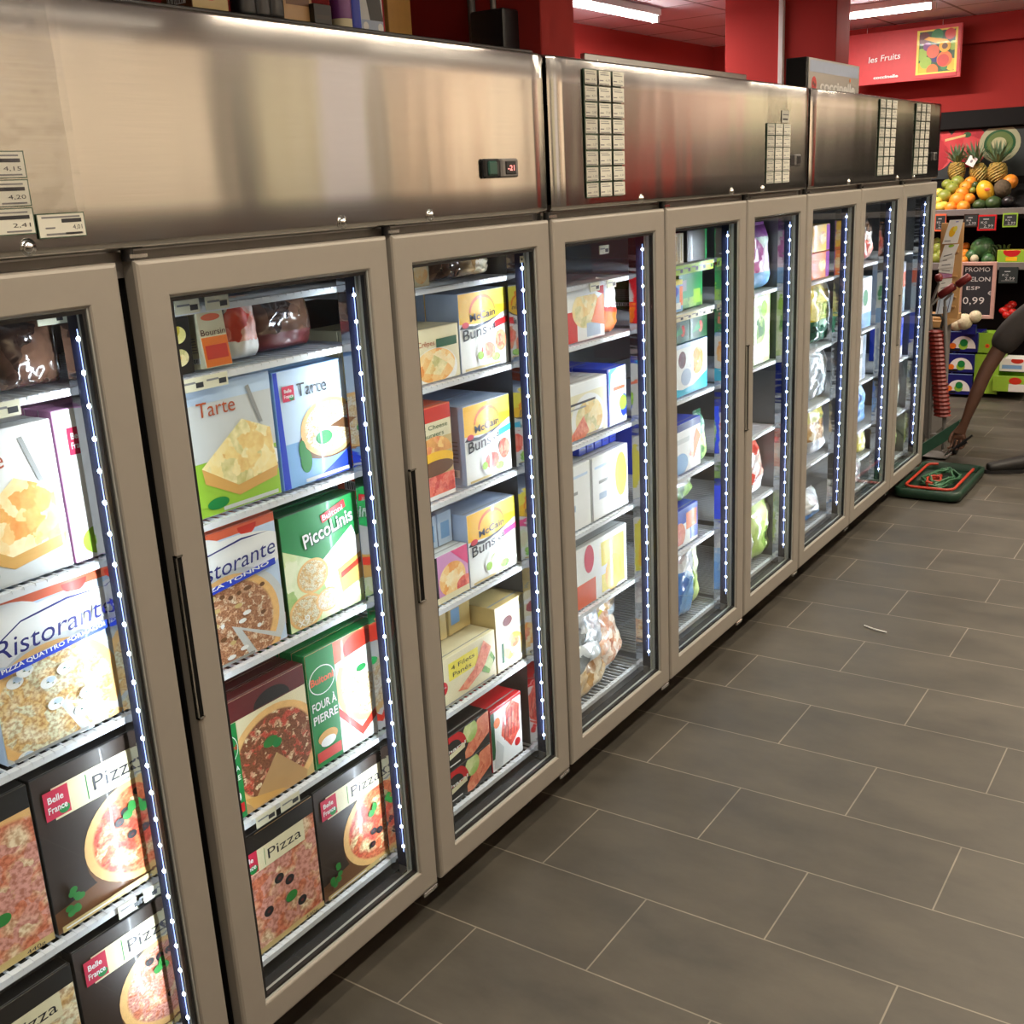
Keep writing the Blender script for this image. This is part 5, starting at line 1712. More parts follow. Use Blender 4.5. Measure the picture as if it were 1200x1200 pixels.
blotch('wmelon_skin', [(.02, .06, .02), (.05, .16, .05), (.12, .26, .09)], 14, bump=0)
mat('tomato_skin', (.55, .02, .015), .25, 0, .4)
mat('cauli', (.72, .66, .45), .8, var=.15, scale=60, bump=.6)


def fruit(name, label, px, py, x, r, m, sq=1.0, group=None, cat=None, tiltx=0):
    p = at(px, py, 'x', x)
    mb = MB()
    rr = (r, r, r * sq)
    mb.ellipsoid((0, 0, 0), rr, m, 14, 9, rot=Matrix.Rotation(tiltx, 3, 'X'))
    mb.tube([(0, 0, r * sq * .96), (0, 0, r * sq * 1.08)], .006, 'p_dkgreen', 6) if not tiltx else None
    o = mb.build(name)
    o.location = p
    tag(o, label, cat or name.replace('_', ' '), group)
    return o


def pineapple(label, px, py, x, r, h, tilt, crown, tag_=False):
    p = at(px, py, 'x', x)
    t = empty('pineapple', p, label, 'pineapple', 'pineapples on the upper fruit tray')
    t.rotation_euler = (tilt, 0, 0)
    mb = MB()
    n, k = 20, 14
    rows = []
    for i in range(k + 1):
        tt = i / k
        z = -h / 2 + h * tt
        rad = r * (math.sin(PI * (.08 + .84 * tt))) ** .45
        if i in (0, k):
            rad = .012
        rows.append([((rad + (.005 if (i + j) % 2 else -.002)) * math.cos(2 * PI * j / n), (rad + (.005 if (i + j) % 2 else -.002)) * math.sin(2 * PI * j / n), z) for j in range(n)])
    mb.grid(rows, 'pine_skin', closed=True, smooth=False)
    o = mb.build('fruit_body')
    o.parent = t
    o.location = (0, 0, 0)
    mb = MB()
    rn = random.Random(int(px))
    for i in range(34):
        a = i * 2.4
        lay = i / 34
        L = crown * (1.0 - .35 * abs(lay - .6))
        el = math.radians(30 + 55 * lay)
        d = Vector((math.cos(a) * math.cos(el), math.sin(a) * math.cos(el), math.sin(el)))
        s = d.cross(Vector((0, 0, 1))).normalized()
        b0 = Vector((0, 0, h / 2 - .01)) + Vector((math.cos(a), math.sin(a), 0)) * .014
        m_ = b0 + d * L * .55
        e = b0 + d * L + Vector((0, 0, -L * .18 * (1 - lay))) + d * .0
        wd = .010
        up = s.cross(d) * .003
        mb.face([b0 - s * wd, b0 + s * wd, m_ + s * wd * .8, m_ + up], 'pine_leaf')
        mb.face([b0 - s * wd, m_ + up, m_ - s * wd * .8], 'pine_leaf')
        mb.face([m_ - s * wd * .8, m_ + up, m_ + s * wd * .8, e], 'pine_leaf')
    o = mb.build('crown')
    o.parent = t
    o.location = (0, 0, 0)
    return t


pineapple('greenish pineapple standing nearest the freezer on the fruit tray', 1121, 200, 9.33, .062, .135, 0, .17)
pineapple('tilted pineapple with a white tag, middle one of the row', 1147, 203, 9.36, .064, .15, -.35, .22)
pineapple('orange brown pineapple, the one farthest from the freezer', 1168.5, 202, 9.33, .070, .155, 0, .20)
mb = MB()
p = at(1138.5, 189, 'x', 9.28)
mb.box(p.x, p.x + .003, p.y - .032, p.y + .032, p.z - .035, p.z + .035, 'paper_white')
draw(mb, [('e', .5, .5, .15, .2, 'ink_grey')], .06, .06, lambda a, b, l: (p.x - l, p.y + .03 - a, p.z - .03 + b))
o = mb.build('fruit_tag', None, p)
o.rotation_euler = (.5, 0, 0)
tag(o, 'white paper tag hanging on the middle pineapple', 'tag')
for i, (px, py, x, r) in enumerate(((1137, 214, 9.28, .046), (1132, 220, 9.23, .05), (1127.5, 227, 9.17, .052), (1122, 235, 9.10, .060), (1114, 243.5, 9.04, .045), (1129, 243, 9.04, .05), (1136, 233, 9.12, .042))):
    fruit('orange', 'orange in the heap spilling down below the pineapples', px, py, x, r, 'orange_skin', 1, 'oranges heaped on the upper fruit tray')
for i, (px, py, x, r, m) in enumerate(((1122, 213, 9.26, .05, 'mango_skin'), (1116, 221, 9.2, .052, 'mango_skin'), (1106.5, 230, 9.13, .056, 'mango_skin'), (1110, 216, 9.24, .042, 'mango_skin'))):
    fruit('mango', 'green mango in the heap left of the oranges', px, py, x, r, m, .9, 'green mangoes beside the oranges')
for px, py, x, r in ((1100, 226, 9.15, .04), (1102, 243, 9.05, .045), (1098, 236, 9.08, .04), (1106, 241, 9.07, .038)):
    fruit('lemon', 'lemon peeking out beside the freezer end', px, py, x, r, 'lemon_skin', .85, 'lemons beside the freezer end')
fruit('papaya', 'yellow papaya with a sticker on the upper fruit tray', 1155, 224, 9.16, .062, 'papaya_skin', 1.35, tiltx=-.45)
mb = MB()
p = at(1157, 222, 'x', 9.088)
mb.ellipsoid((0, 0, 0), (.003, .022, .013), 'p_salmon', 12, 6)
o = mb.build('fruit_sticker')
o.location = p
tag(o, 'small oval sticker on the yellow papaya', 'sticker')
fruit('coconut', 'dark brown coconut right of the papaya', 1175, 221, 9.17, .062, 'coconut', 1.1, tiltx=-.4)
fruit('orange', 'large orange behind the coconut at the picture edge', 1184, 213, 9.26, .055, 'orange_skin')
fruit('avocado', 'dark green avocado below the papaya', 1148, 240, 9.06, .05, 'melon_dark', .8)
fruit('avocado', 'dark avocado with a glint, below the coconut', 1164, 238, 9.08, .06, 'melon_dark', .85)
fruit('aubergine', 'black aubergine at the picture edge of the fruit tray', 1182, 236, 9.08, .05, 'black_plastic', .8)
fruit('fig', 'small pale green fig between the oranges and the papaya', 1140, 223, 9.18, .024, 'mango_skin')
fruit('plum', 'dark plum between the middle pineapple and the oranges', 1143, 217, 9.22, .026, 'melon_dark')
# lower shelf
fruit('watermelon', 'big striped watermelon on the lower shelf above the chalkboard', 1151.5, 291, 9.12, .088, 'wmelon_skin')
fruit('melon', 'small dark melon left of the watermelon', 1139, 300, 9.08, .05, 'wmelon_skin')
fruit('melon', 'striped melon below the watermelon on its right', 1158, 305, 9.06, .05, 'wmelon_skin')
fruit('garlic', 'white garlic bulb at the foot of the watermelon', 1142, 303.5, 9.03, .03, 'cauli', 1.1)
for px, py, x, r in ((1131, 297, 9.12, .034), (1127, 300, 9.08, .038), (1129, 306, 9.04, .036), (1132, 289, 9.17, .032)):
    fruit('apricot', 'dull orange fruit piled beside the leaflet stand on the lower shelf', px, py, x, r, 'orange_skin', 1, 'orange fruit piled beside the leaflet stand')
for px, py, x, r in ((1099, 292, 9.10, .042), (1103, 299, 9.07, .042), (1097, 303, 9.05, .04), (1098, 285, 9.14, .036)):
    fruit('pear', 'yellow green pear piled between the freezer and the leaflets', px, py, x, r, 'mango_skin', 1.15, 'pears between the freezer and the leaflets')
p = at(1170, 296, 'x', 9.1)
mb = MB()
for i in range(7):
    a = (i - 3) * .25
    mb.tube([(0, .015 * (i - 3), -.06), (0, .02 * (i - 3), .0), (-.01, .03 * (i - 3) + .02, .05), (-.03, .045 * (i - 3) + .05, .06)], [.012, .012, .009, .004], 'melon_dark', 6)
o = mb.build('courgettes')
o.location = p
o.name = 'leek_bunch'
tag(o, 'bunch of green leeks right of the watermelon', 'leeks')
carton('bright yellow green punnet carton on the lower shelf at the picture edge', 0, .20, 0, .10, .12, 'p_lemon', 'p_lime', [('e', .5, .9, .3, .2, 'p_red'), ('r', .3, .7, .2, .5, 'p_yellow')], name='punnet_carton', rz=-PI / 2, y=0).location = (9.03, .10, .976)
for px, py, x, r in ((1176, 364, 9.12, .034), (1182, 360, 9.15, .034), (1187, 366, 9.12, .034), (1180, 369, 9.09, .034), (1186, 357, 9.2, .034)):
    fruit('tomato', 'red tomato heaped low in the stand right of the chalkboard', px, py, x, r, 'tomato_skin', .85, 'tomatoes heaped right of the chalkboard')


def tag_board(label, px0, px1, py0, py1, frame, x=8.975, grey=False):
    A, B = at(px0, py0, 'x', x), at(px1, py1, 'x', x)
    y1, y0, z1, z0 = A.y, B.y, A.z, B.z
    W, H = y1 - y0, z1 - z0
    mb = MB()
    mb.box(x, x + .008, y0, y1, z0, z1, frame, c=.001)
    draw(mb, [('r', .08, .92, .1, .9, 'poster_black'), ('r', .3, .6, .7, .75, 'p_ltgrey'), ('t', 'KG', .2, .45, .2, 'p_ltgrey', {'fit': .3, 'res': 1}), ('t', '2,99', .35, .2, .28, 'p_ltgrey', {'fit': .5, 'res': 1}), ('r', .15, .85, .14, .17, 'p_grey')], W, H, lambda a, b, l: (x - l * 2, y1 - a, z0 + b))
    tag(mb.build('price_slate', None, (x, (y0 + y1) / 2, z0)), label, 'price sign')


tag_board('small red framed price slate under the tray, next to the freezer end', 1096, 1108, 251, 271, 'p_salmon')
tag_board('small dark price slate under the tray, between the two red framed ones', 1130, 1146, 251, 266, 'p_darkbrown')
tag_board('red framed price slate under the tray above the watermelon', 1146, 1167, 252, 270, 'p_red')
tag_board('green framed price slate under the tray at the picture edge', 1175.5, 1192, 250, 266, 'p_lime')
tag_board('dark price slate on the lower shelf edge at the picture edge', 1171, 1192, 313, 332, 'poster_black', 8.98)


def chalkboard():
    x = 8.72
    A, B, C_ = at(1125, 307, 'x', x), at(1169, 306, 'x', x), at(1115, 373, 'x', x)
    y1, y0, z1, z0 = A.y, B.y, A.z, C_.z
    W, H = y1 - y0, z1 - z0
    t = empty('chalkboard', (x, (y0 + y1) / 2, z0), 'framed chalkboard advertising melons at 0,99 on top of the crates', 'chalkboard')
    mb = MB()
    prof = [(0, 0), (.004, -.006), (.024, -.006), (.028, 0), (.028, .012), (0, .012)]
    rows = []
    for ins, d in prof:
        rows.append([(x + d, y1 - ins, z0 + ins), (x + d, y0 + ins, z0 + ins), (x + d, y0 + ins, z1 - ins), (x + d, y1 - ins, z1 - ins)])
    for i in range(6):
        for j in range(4):
            k = (j + 1) % 4
            mb.face([rows[i][j], rows[i][k], rows[(i + 1) % 6][k], rows[(i + 1) % 6][j]], 'p_pinkwood')
    mb.build('frame', t, (x, y1, z0))
    mb = MB()
    mb.box(x + .003, x + .009, y0 + .02, y1 - .02, z0 + .02, z1 - .02, 'slate')
    draw(mb, [('t', 'PROMO', .16, .83, .11, 'chalk', {'fit': .66, 'rot': 0, 'res': 2}), ('t', 'MELON', .16, .66, .11, 'chalk', {'fit': .68, 'res': 2}), ('t', 'ESP', .22, .51, .09, 'chalk', {'fit': .36, 'res': 2}),
              ('t', '0,99', .14, .26, .18, 'chalk', {'fit': .58, 'res': 2}), ('t', '€', .80, .42, .10, 'chalk', {'fit': .12, 'res': 2})], W, H, lambda a, b, l: (x + .003 - l, y1 - a, z0 + b))
    mb.build('slate', t, (x, y1, z0))


col('p_pinkwood', 205, 165, 155)
mat('slate', (.02, .022, .03), .7)
mat('chalk', (.75, .75, .75), .9)
chalkboard()


def crate(label, px0, px1, py0, py1, x, base, items, d=.30, name='fruit_crate'):
    A, B = at(px0, py0, 'x', x), at(px1, py1, 'x', x)
    w_, h_ = A.y - B.y, A.z - B.z
    t = empty(name, (x, (A.y + B.y) / 2, B.z), label, 'crate')
    y1, y0, z0, z1 = A.y, B.y, B.z, A.z
    mb = MB()
    mb.box(x, x + .008, y0, y1, z0, z1 - .0, base, c=.001)
    draw(mb, items, w_, h_, lambda a, b, l: (x - l, y1 - a, z0 + b))
    mb.build('front_panel', t, (x, (y0 + y1) / 2, z0))
    mb = MB()
    for yy in (y0, y1 - .008):
        mb.box(x + .009, x + d, yy, yy + .008, z0, z1 - .02, base)
    mb.box(x + d, x + d + .008, y0, y1, z0, z1 - .02, base)
    mb.box(x + .009, x + d, y0 + .009, y1 - .009, z0, z0 + .006, base)
    mb.build('crate_body', t, (x + d / 2, (y0 + y1) / 2, z0))
    return t


AR = [('e', .50, .18, .44, .44, 'p_white', 0, 180), ('e', .5, .3, .16, .14, 'p_lime'), ('e', .52, .45, .14, .14, 'p_green'), ('e', .14, .28, .12, .11, 'p_orange'), ('r', 0, .4, .04, .14, 'p_black'), ('r', 0, 1, .97, 1, 'p_sky')]
for lb, a in (('blue fruit crate with a white arch print, top of the stack of three', (1113, 1145, 388, 413)), ('blue fruit crate with a white arch print, middle of the stack', (1111, 1141, 414, 437)), ('blue fruit crate with a white arch print, bottom of the stack', (1109, 1138, 437.5, 463))):
    crate(lb, *a, 8.76, 'p_navyb' if 'p_navyb' in MATS else 'p_navy', AR)
YG = [('e', .5, .35, .12, .12, 'p_orange'), ('e', .5, .35, .07, .07, 'p_tomato')]
crate('upper bright yellow green crate right of the blue stack', 1146.5, 1168, 390, 414, 8.80, 'p_lime', YG)
crate('lower bright yellow green crate right of the blue stack', 1143, 1168, 415, 462, 8.78, 'p_lime', YG)
crate('yellow green crate with a white label at the picture edge, behind the arm', 1164, 1200, 440, 460, 8.74, 'p_lime', [('r', .5, 1, .0, .5, 'p_white'), ('e', .7, .7, .2, .12, 'p_tomato')])
crate('white labelled crate above the yellow green one at the picture edge', 1172, 1200, 420, 436, 8.80, 'p_white', [('r', .1, .9, .2, .5, 'p_sky'), ('e', .7, .85, .25, .12, 'p_tomato')])
for i, (px, py, r, lb) in enumerate(((1121, 380, .05, 'pale cauliflower nearest the freezer, on the blue crates'), (1130, 377, .06, 'cauliflower in the middle, on the blue crates below the chalkboard'), (1143, 371, .045, 'round pale melon leaning on the lower edge of the chalkboard'))):
    fruit('cauliflower' if i < 2 else 'melon', lb, px, py, 8.62 + .0 * i, r, 'cauli')
mb = MB()
A, B = at(1127, 384, 'x', 8.70), at(1143, 392, 'x', 8.70)
mb.box(8.70, 8.74, B.y, A.y, B.z, A.z + .02, 'p_navy')
tag(mb.build('crate_flap', None, (8.7, A.y, B.z)), 'raised blue flap of card beside the cauliflowers', 'card flap')


# ------------------------------------------------------------------ leaflet stand, counter and hand truck past the last freezer
def counter():
    t = empty('side_counter', (7.55, .40, 0), 'grey side counter with a tan wooden top past the last freezer', 'counter')
    mb = MB()
    mb.box(7.32, 7.75, .215, .62, 0, .72, 'cabinet_grey', c=.004)
    mb.build('counter_body', t, (7.55, .4, 0))
    mb = MB()
    mb.box(7.30, 7.77, .16, .64, .721, .765, 'p_wood', c=.004)
    mb.build('counter_top', t, (7.55, .4, .72))


counter()


def leaflets():
    t = empty('leaflet_stand', (7.38, .2, .766), 'tall narrow leaflet stand with a wooden back on the side counter', 'leaflet stand')
    mb = MB()
    mb.box(7.40, 7.415, .10, .235, .768, 1.36, 'p_wood', c=.002)
    mb.build('back_board', t, (7.4, .17, .768))
    mb = MB()
    mb.box(7.33, 7.43, .17, .235, .766, .780, 'p_wood', c=.002)
    mb.build('stand_foot', t, (7.38, .2, .766))
    for z in (1.20, 1.05, .98, .92, .86):
        mb = MB()
        mb.box(7.385, 7.399, .12, .215, z - .02, z - .012, 'p_wood')
        mb.build('ledge', t, (7.39, .17, z - .02))
    X = 7.36
    # px quads: tl, tr, br, bl
    cards = [('white leaflet with a yellow fruit picture, top of the leaflet stand', [(1113, 258), (1129, 257), (1122, 285), (1104, 286)], 'p_white', 1),
             ('white leaflet with a green spot, second on the leaflet stand', [(1107, 287), (1124, 286), (1118, 300), (1101, 306)], 'p_white', 2),
             ('white leaflet, third from the top on the leaflet stand', [(1103, 300), (1119, 299), (1117, 313), (1099, 315)], 'p_white', 0),
             ('white leaflet, fourth from the top on the leaflet stand', [(1101, 309), (1118, 307), (1116, 321), (1100, 319)], 'p_white', 0),
             ('pale pink edged leaflet, fifth from the top on the leaflet stand', [(1101, 317), (1117, 317), (1115, 325), (1102, 326)], 'p_mauve', 0),
             ('lowest white leaflet on the stand, behind the dark red grips', [(1101, 327), (1116, 326), (1114, 337), (1099, 343)], 'p_white', 0),
             ('light blue striped leaflet standing below the dark red grips', [(1100, 347), (1118, 344), (1113, 366), (1096, 369)], 'p_ltblue', 3)]
    for i, (lb, q, m, k) in enumerate(cards):
        P = [at(px, py, 'x', X + .004 * i) for px, py in q]
        nrm = Vector((.004, 0, 0))
        mb = MB()
        mb.face([P[3], P[2], P[1], P[0]], m)
        mb.face([p + nrm for p in P], m)
        for a in range(4):
            mb.face([P[a], P[(a + 1) % 4], P[(a + 1) % 4] + nrm, P[a] + nrm], m)

        def T(u, v, l):
            b = P[3].lerp(P[2], u)
            tp = P[0].lerp(P[1], u)
            r = b.lerp(tp, v)
            return (r.x - l * 2, r.y, r.z)
        if k == 1:
            draw(mb, [('e', .45, .5, .22, .22, 'p_yellow'), ('e', .6, .62, .14, .12, 'p_lemon'), ('r', .1, .5, .1, .14, 'ink_grey'), ('r', .5, .7, .9, .93, 'p_blue')], 1, 1, T)
        elif k == 2:
            draw(mb, [('e', .5, .9, .2, .1, 'p_lime'), ('r', .2, .8, .2, .28, 'ink_grey')], 1, 1, T)
        elif k == 3:
            draw(mb, [('r', .12, .16, .05, .95, 'p_navy'), ('r', .8, .84, .05, .95, 'p_navy')], 1, 1, T)
        else:
            draw(mb, [('r', .2, .8, .2, .28, 'ink_grey'), ('r', .2, .5, .6, .66, 'ink_grey')], 1, 1, T)
        o = mb.build('leaflet', None, P[3])
        tag(o, lb, 'leaflet')


leaflets()
mat('grip_red', (.16, .012, .012), .45, var=.1)
mat('sleeve_red', (.20, .018, .012), .5, var=.2, scale=8)


def hand_truck():
    X = 6.92
    t = empty('hand_truck', (X, .10, 0), 'grey hand truck with dark red grips and a ribbed red sleeve beside the last freezer', 'hand truck')
    mb = MB()
    for py in (.12, .035):
        mb.tube([(X, py, .03), (X, py + .01, .5), (X, py + .04, .9)], .012, 'cabinet_grey', 8)
    for z in (.12, .3):
        mb.tube([(X, .03, z), (X, .13, z)], .009, 'cabinet_grey', 8)
    mb.build('rails', t, (X, .08, .03))
    mb = MB()
    mb.box(X - .16, X + .01, -.02, .17, .008, .016, 'cabinet_grey', c=.002)
    mb.build('toe_plate', t, (X - .08, .08, .01))
    for y in (-.03, .18):
        mb = MB()
        mb.lathe([(.012, -.014), (.05, -.014), (.06, -.008), (.06, .008), (.05, .014), (.012, .014)], 'black_plastic', (X + .03, y, .06), 18, 'y')
        mb.build('wheel', t, (X + .03, y, .06))
    # ribbed sleeve
    a0, b0 = at(1096.5, 386, 'x', X), at(1104.5, 489, 'x', X)
    mb = MB()
    rows = []
    N_ = 44
    for i in range(N_ + 1):
        v = i / N_
        c = a0.lerp(b0, v)
        r = .040 + .006 * v + .0035 * (1 if i % 2 else -1)
        if i in (0, N_):
            r = .02
        rows.append([(c.x + r * math.cos(2 * PI * k / 12), c.y + r * 1.05 * math.sin(2 * PI * k / 12), c.z) for k in range(12)])
    mb.grid(rows, 'sleeve_red', closed=True, smooth=False)
    mb.build('ribbed_sleeve', t, b0)
    # black carrying loop above the sleeve
    h = a0 + Vector((0, 0, .01))
    mb = MB()
    mb.tube([h + Vector((0, .035, 0)), h + Vector((0, .045, .045)), h + Vector((0, .03, .075)), h + Vector((0, -.025, .075)), h + Vector((0, -.04, .045)), h + Vector((0, -.03, 0))], .0085, 'black_plastic', 8)
    mb.build('carrying_loop', t, h)
    # grips
    for (p0, p1) in (((1101, 347), (1118, 335)), ((1122, 334), (1136, 324)), ((1097, 326), (1103, 325))):
        A, B = at(*p0, 'x', X - .02), at(*p1, 'x', X - .02)
        mb = MB()
        d = (B - A).normalized()
        mb.tube([A - d * .004, A, A.lerp(B, .5), B, B + d * .006], [.014, .022, .024, .023, .014], 'grip_red', 12)
        mb.build('grip', t, A)
    A, B = at(1099, 350, 'x', X), at(1128, 330, 'x', X)
    mb = MB()
    mb.tube([(X, .16, .9), A, at(1112, 340, 'x', X + .02), B], .008, 'chrome', 8)
    mb.tube([(X, .16, .9), at(1100, 333, 'x', X), at(1098, 326, 'x', X - .02)], .008, 'cabinet_grey', 8)
    mb.tube([(X, .075, .9), at(1107, 352, 'x', X), at(1116, 343, 'x', X)], .008, 'cabinet_grey', 8)
    mb.build('handle_bar', t, A)


hand_truck()


# ------------------------------------------------------------------ green case on the floor
mat('case_green', (.012, .045, .025), .45, var=.15)
mat('lid_green', (.035, .11, .07), .5, var=.15)
mat('cable_red', (.50, .05, .025), .4)
mat('cable_green', (.05, .16, .08), .4)


def rrect(cx, cy, a, b, r, n=6):
    out = []
    for sx, sy, s0 in ((1, 1, 0), (-1, 1, 90), (-1, -1, 180), (1, -1, 270)):
        for i in range(n + 1):
            t = math.radians(s0 + 90 * i / n)
            out.append((cx + sx * (a - r) + r * math.cos(t), cy + sy * (b - r) + r * math.sin(t)))
    return out


def case():
    cx, cy, a, b = 6.17, -.125, .325, .17
    t = empty('tool_case', (cx, cy, 0), 'open dark green case on the floor at the end of the freezers, cables inside', 'case')
    mb = MB()
    rows = []
    for ins, z in ((.02, .004), (.0, .012), (-.004, .055), (.006, .060), (.016, .055), (.02, .016)):
        rows.append([(x, y, z) for x, y in rrect(cx, cy, a - ins, b - ins, .05 - ins * .4)])
    mb.grid(rows, 'case_green', closed=True)
    mb.face([p for p in rows[-1]], 'case_green')
    mb.face([p for p in rows[0]][::-1], 'case_green')
    mb.build('case_tray', t, (cx, cy, 0))
    mb = MB()
    mb.tube([p + (.058,) for p in rrect(cx, cy, a - .055, b - .045, .05)] [0:22], .008, 'cable_red', 6)
    mb.build('rim_cord', t, (cx, cy, .05))
    A, B = Vector((6.72, .15, .035)), Vector((6.72, -.115, .245))
    mb = MB()
    d = (B - A).normalized()
    n = Vector((1, 0, 0)).cross(d).normalized() * .03
    xs_ = Vector((.05, 0, 0))
    P = [A - xs_ - n, B - xs_ - n, B - xs_ + n, A - xs_ + n, A + xs_ - n, B + xs_ - n, B + xs_ + n, A + xs_ + n]
    for q in ((0, 1, 2, 3), (7, 6, 5, 4), (0, 4, 5, 1), (1, 5, 6, 2), (2, 6, 7, 3), (3, 7, 4, 0)):
        mb.face([P[k] for k in q], 'lid_green')
    mb.build('case_lid', t, A)
    for k, (m, z, s) in enumerate((('cable_green', .030, 1.0), ('cable_green', .037, .7), ('cable_red', .036, .45))):
        mb = MB()
        pts = []
        for i in range(60):
            an = i * .42
            rr = s * (.8 + .15 * math.sin(i * 1.7 + k))
            pts.append((cx + (-.06 if k == 2 else .02) + rr * .24 * math.cos(an), cy + (.02 if k == 2 else 0) + rr * .10 * math.sin(an), z + .006 * math.sin(i * 2.3 + k) + .0004 * i))
        mb.tube(pts, .006, m, 6)
        o = mb.build('cable', None, (cx, cy, z))
        tag(o, ('wide coil of green cable lying in the open case', 'smaller inner coil of green cable lying in the open case', 'tangle of orange red cable lying in the open case')[k], 'cable')


case()


# ------------------------------------------------------------------ bending person at the picture edge
mat('skin', (.12, .055, .034), .5, var=.08, scale=12)
mat('shirt', (.028, .022, .02), .85, var=.15, scale=20, bump=.2)
mat('trousers', (.02, .02, .025), .85, var=.15)
mat('shoe', (.012, .011, .010), .5)
mat('hair', (.012, .009, .007), .7)
mat('eye', (.5, .48, .45), .2)
mat('lip', (.13, .035, .03), .4)


def skin_mesh(name, verts, edges, m, root=0, parent=None, origin=(0, 0, 0), sub=2, sm=.6):
    me = bpy.data.meshes.new(name)
    o3 = Vector(origin)
    me.from_pydata([tuple(Vector(v[0]) - o3) for v in verts], edges, [])
    o = bpy.data.objects.new(name, me)
    COL.objects.link(o)
    md = o.modifiers.new('s', 'SKIN')
    md.branch_smoothing = sm
    sv = me.skin_vertices[0].data
    for i, v in enumerate(verts):
        r = v[1]
        sv[i].radius = r if isinstance(r, tuple) else (r, r)
        sv[i].use_root = i == root
    s2 = o.modifiers.new('d', 'SUBSURF')
    s2.levels = s2.render_levels = sub
    bpy.context.view_layer.update()
    ev = o.evaluated_get(bpy.context.evaluated_depsgraph_get())
    nm = bpy.data.meshes.new_from_object(ev)
    o.modifiers.clear()
    o.data = nm
    nm.materials.clear()
    nm.materials.append(MATS[m])
    for p in nm.polygons:
        p.use_smooth = True
        p.material_index = 0
    if parent:
        o.parent = parent
        o.location = o3 - Vector(parent.location)
    else:
        o.location = o3
    return o


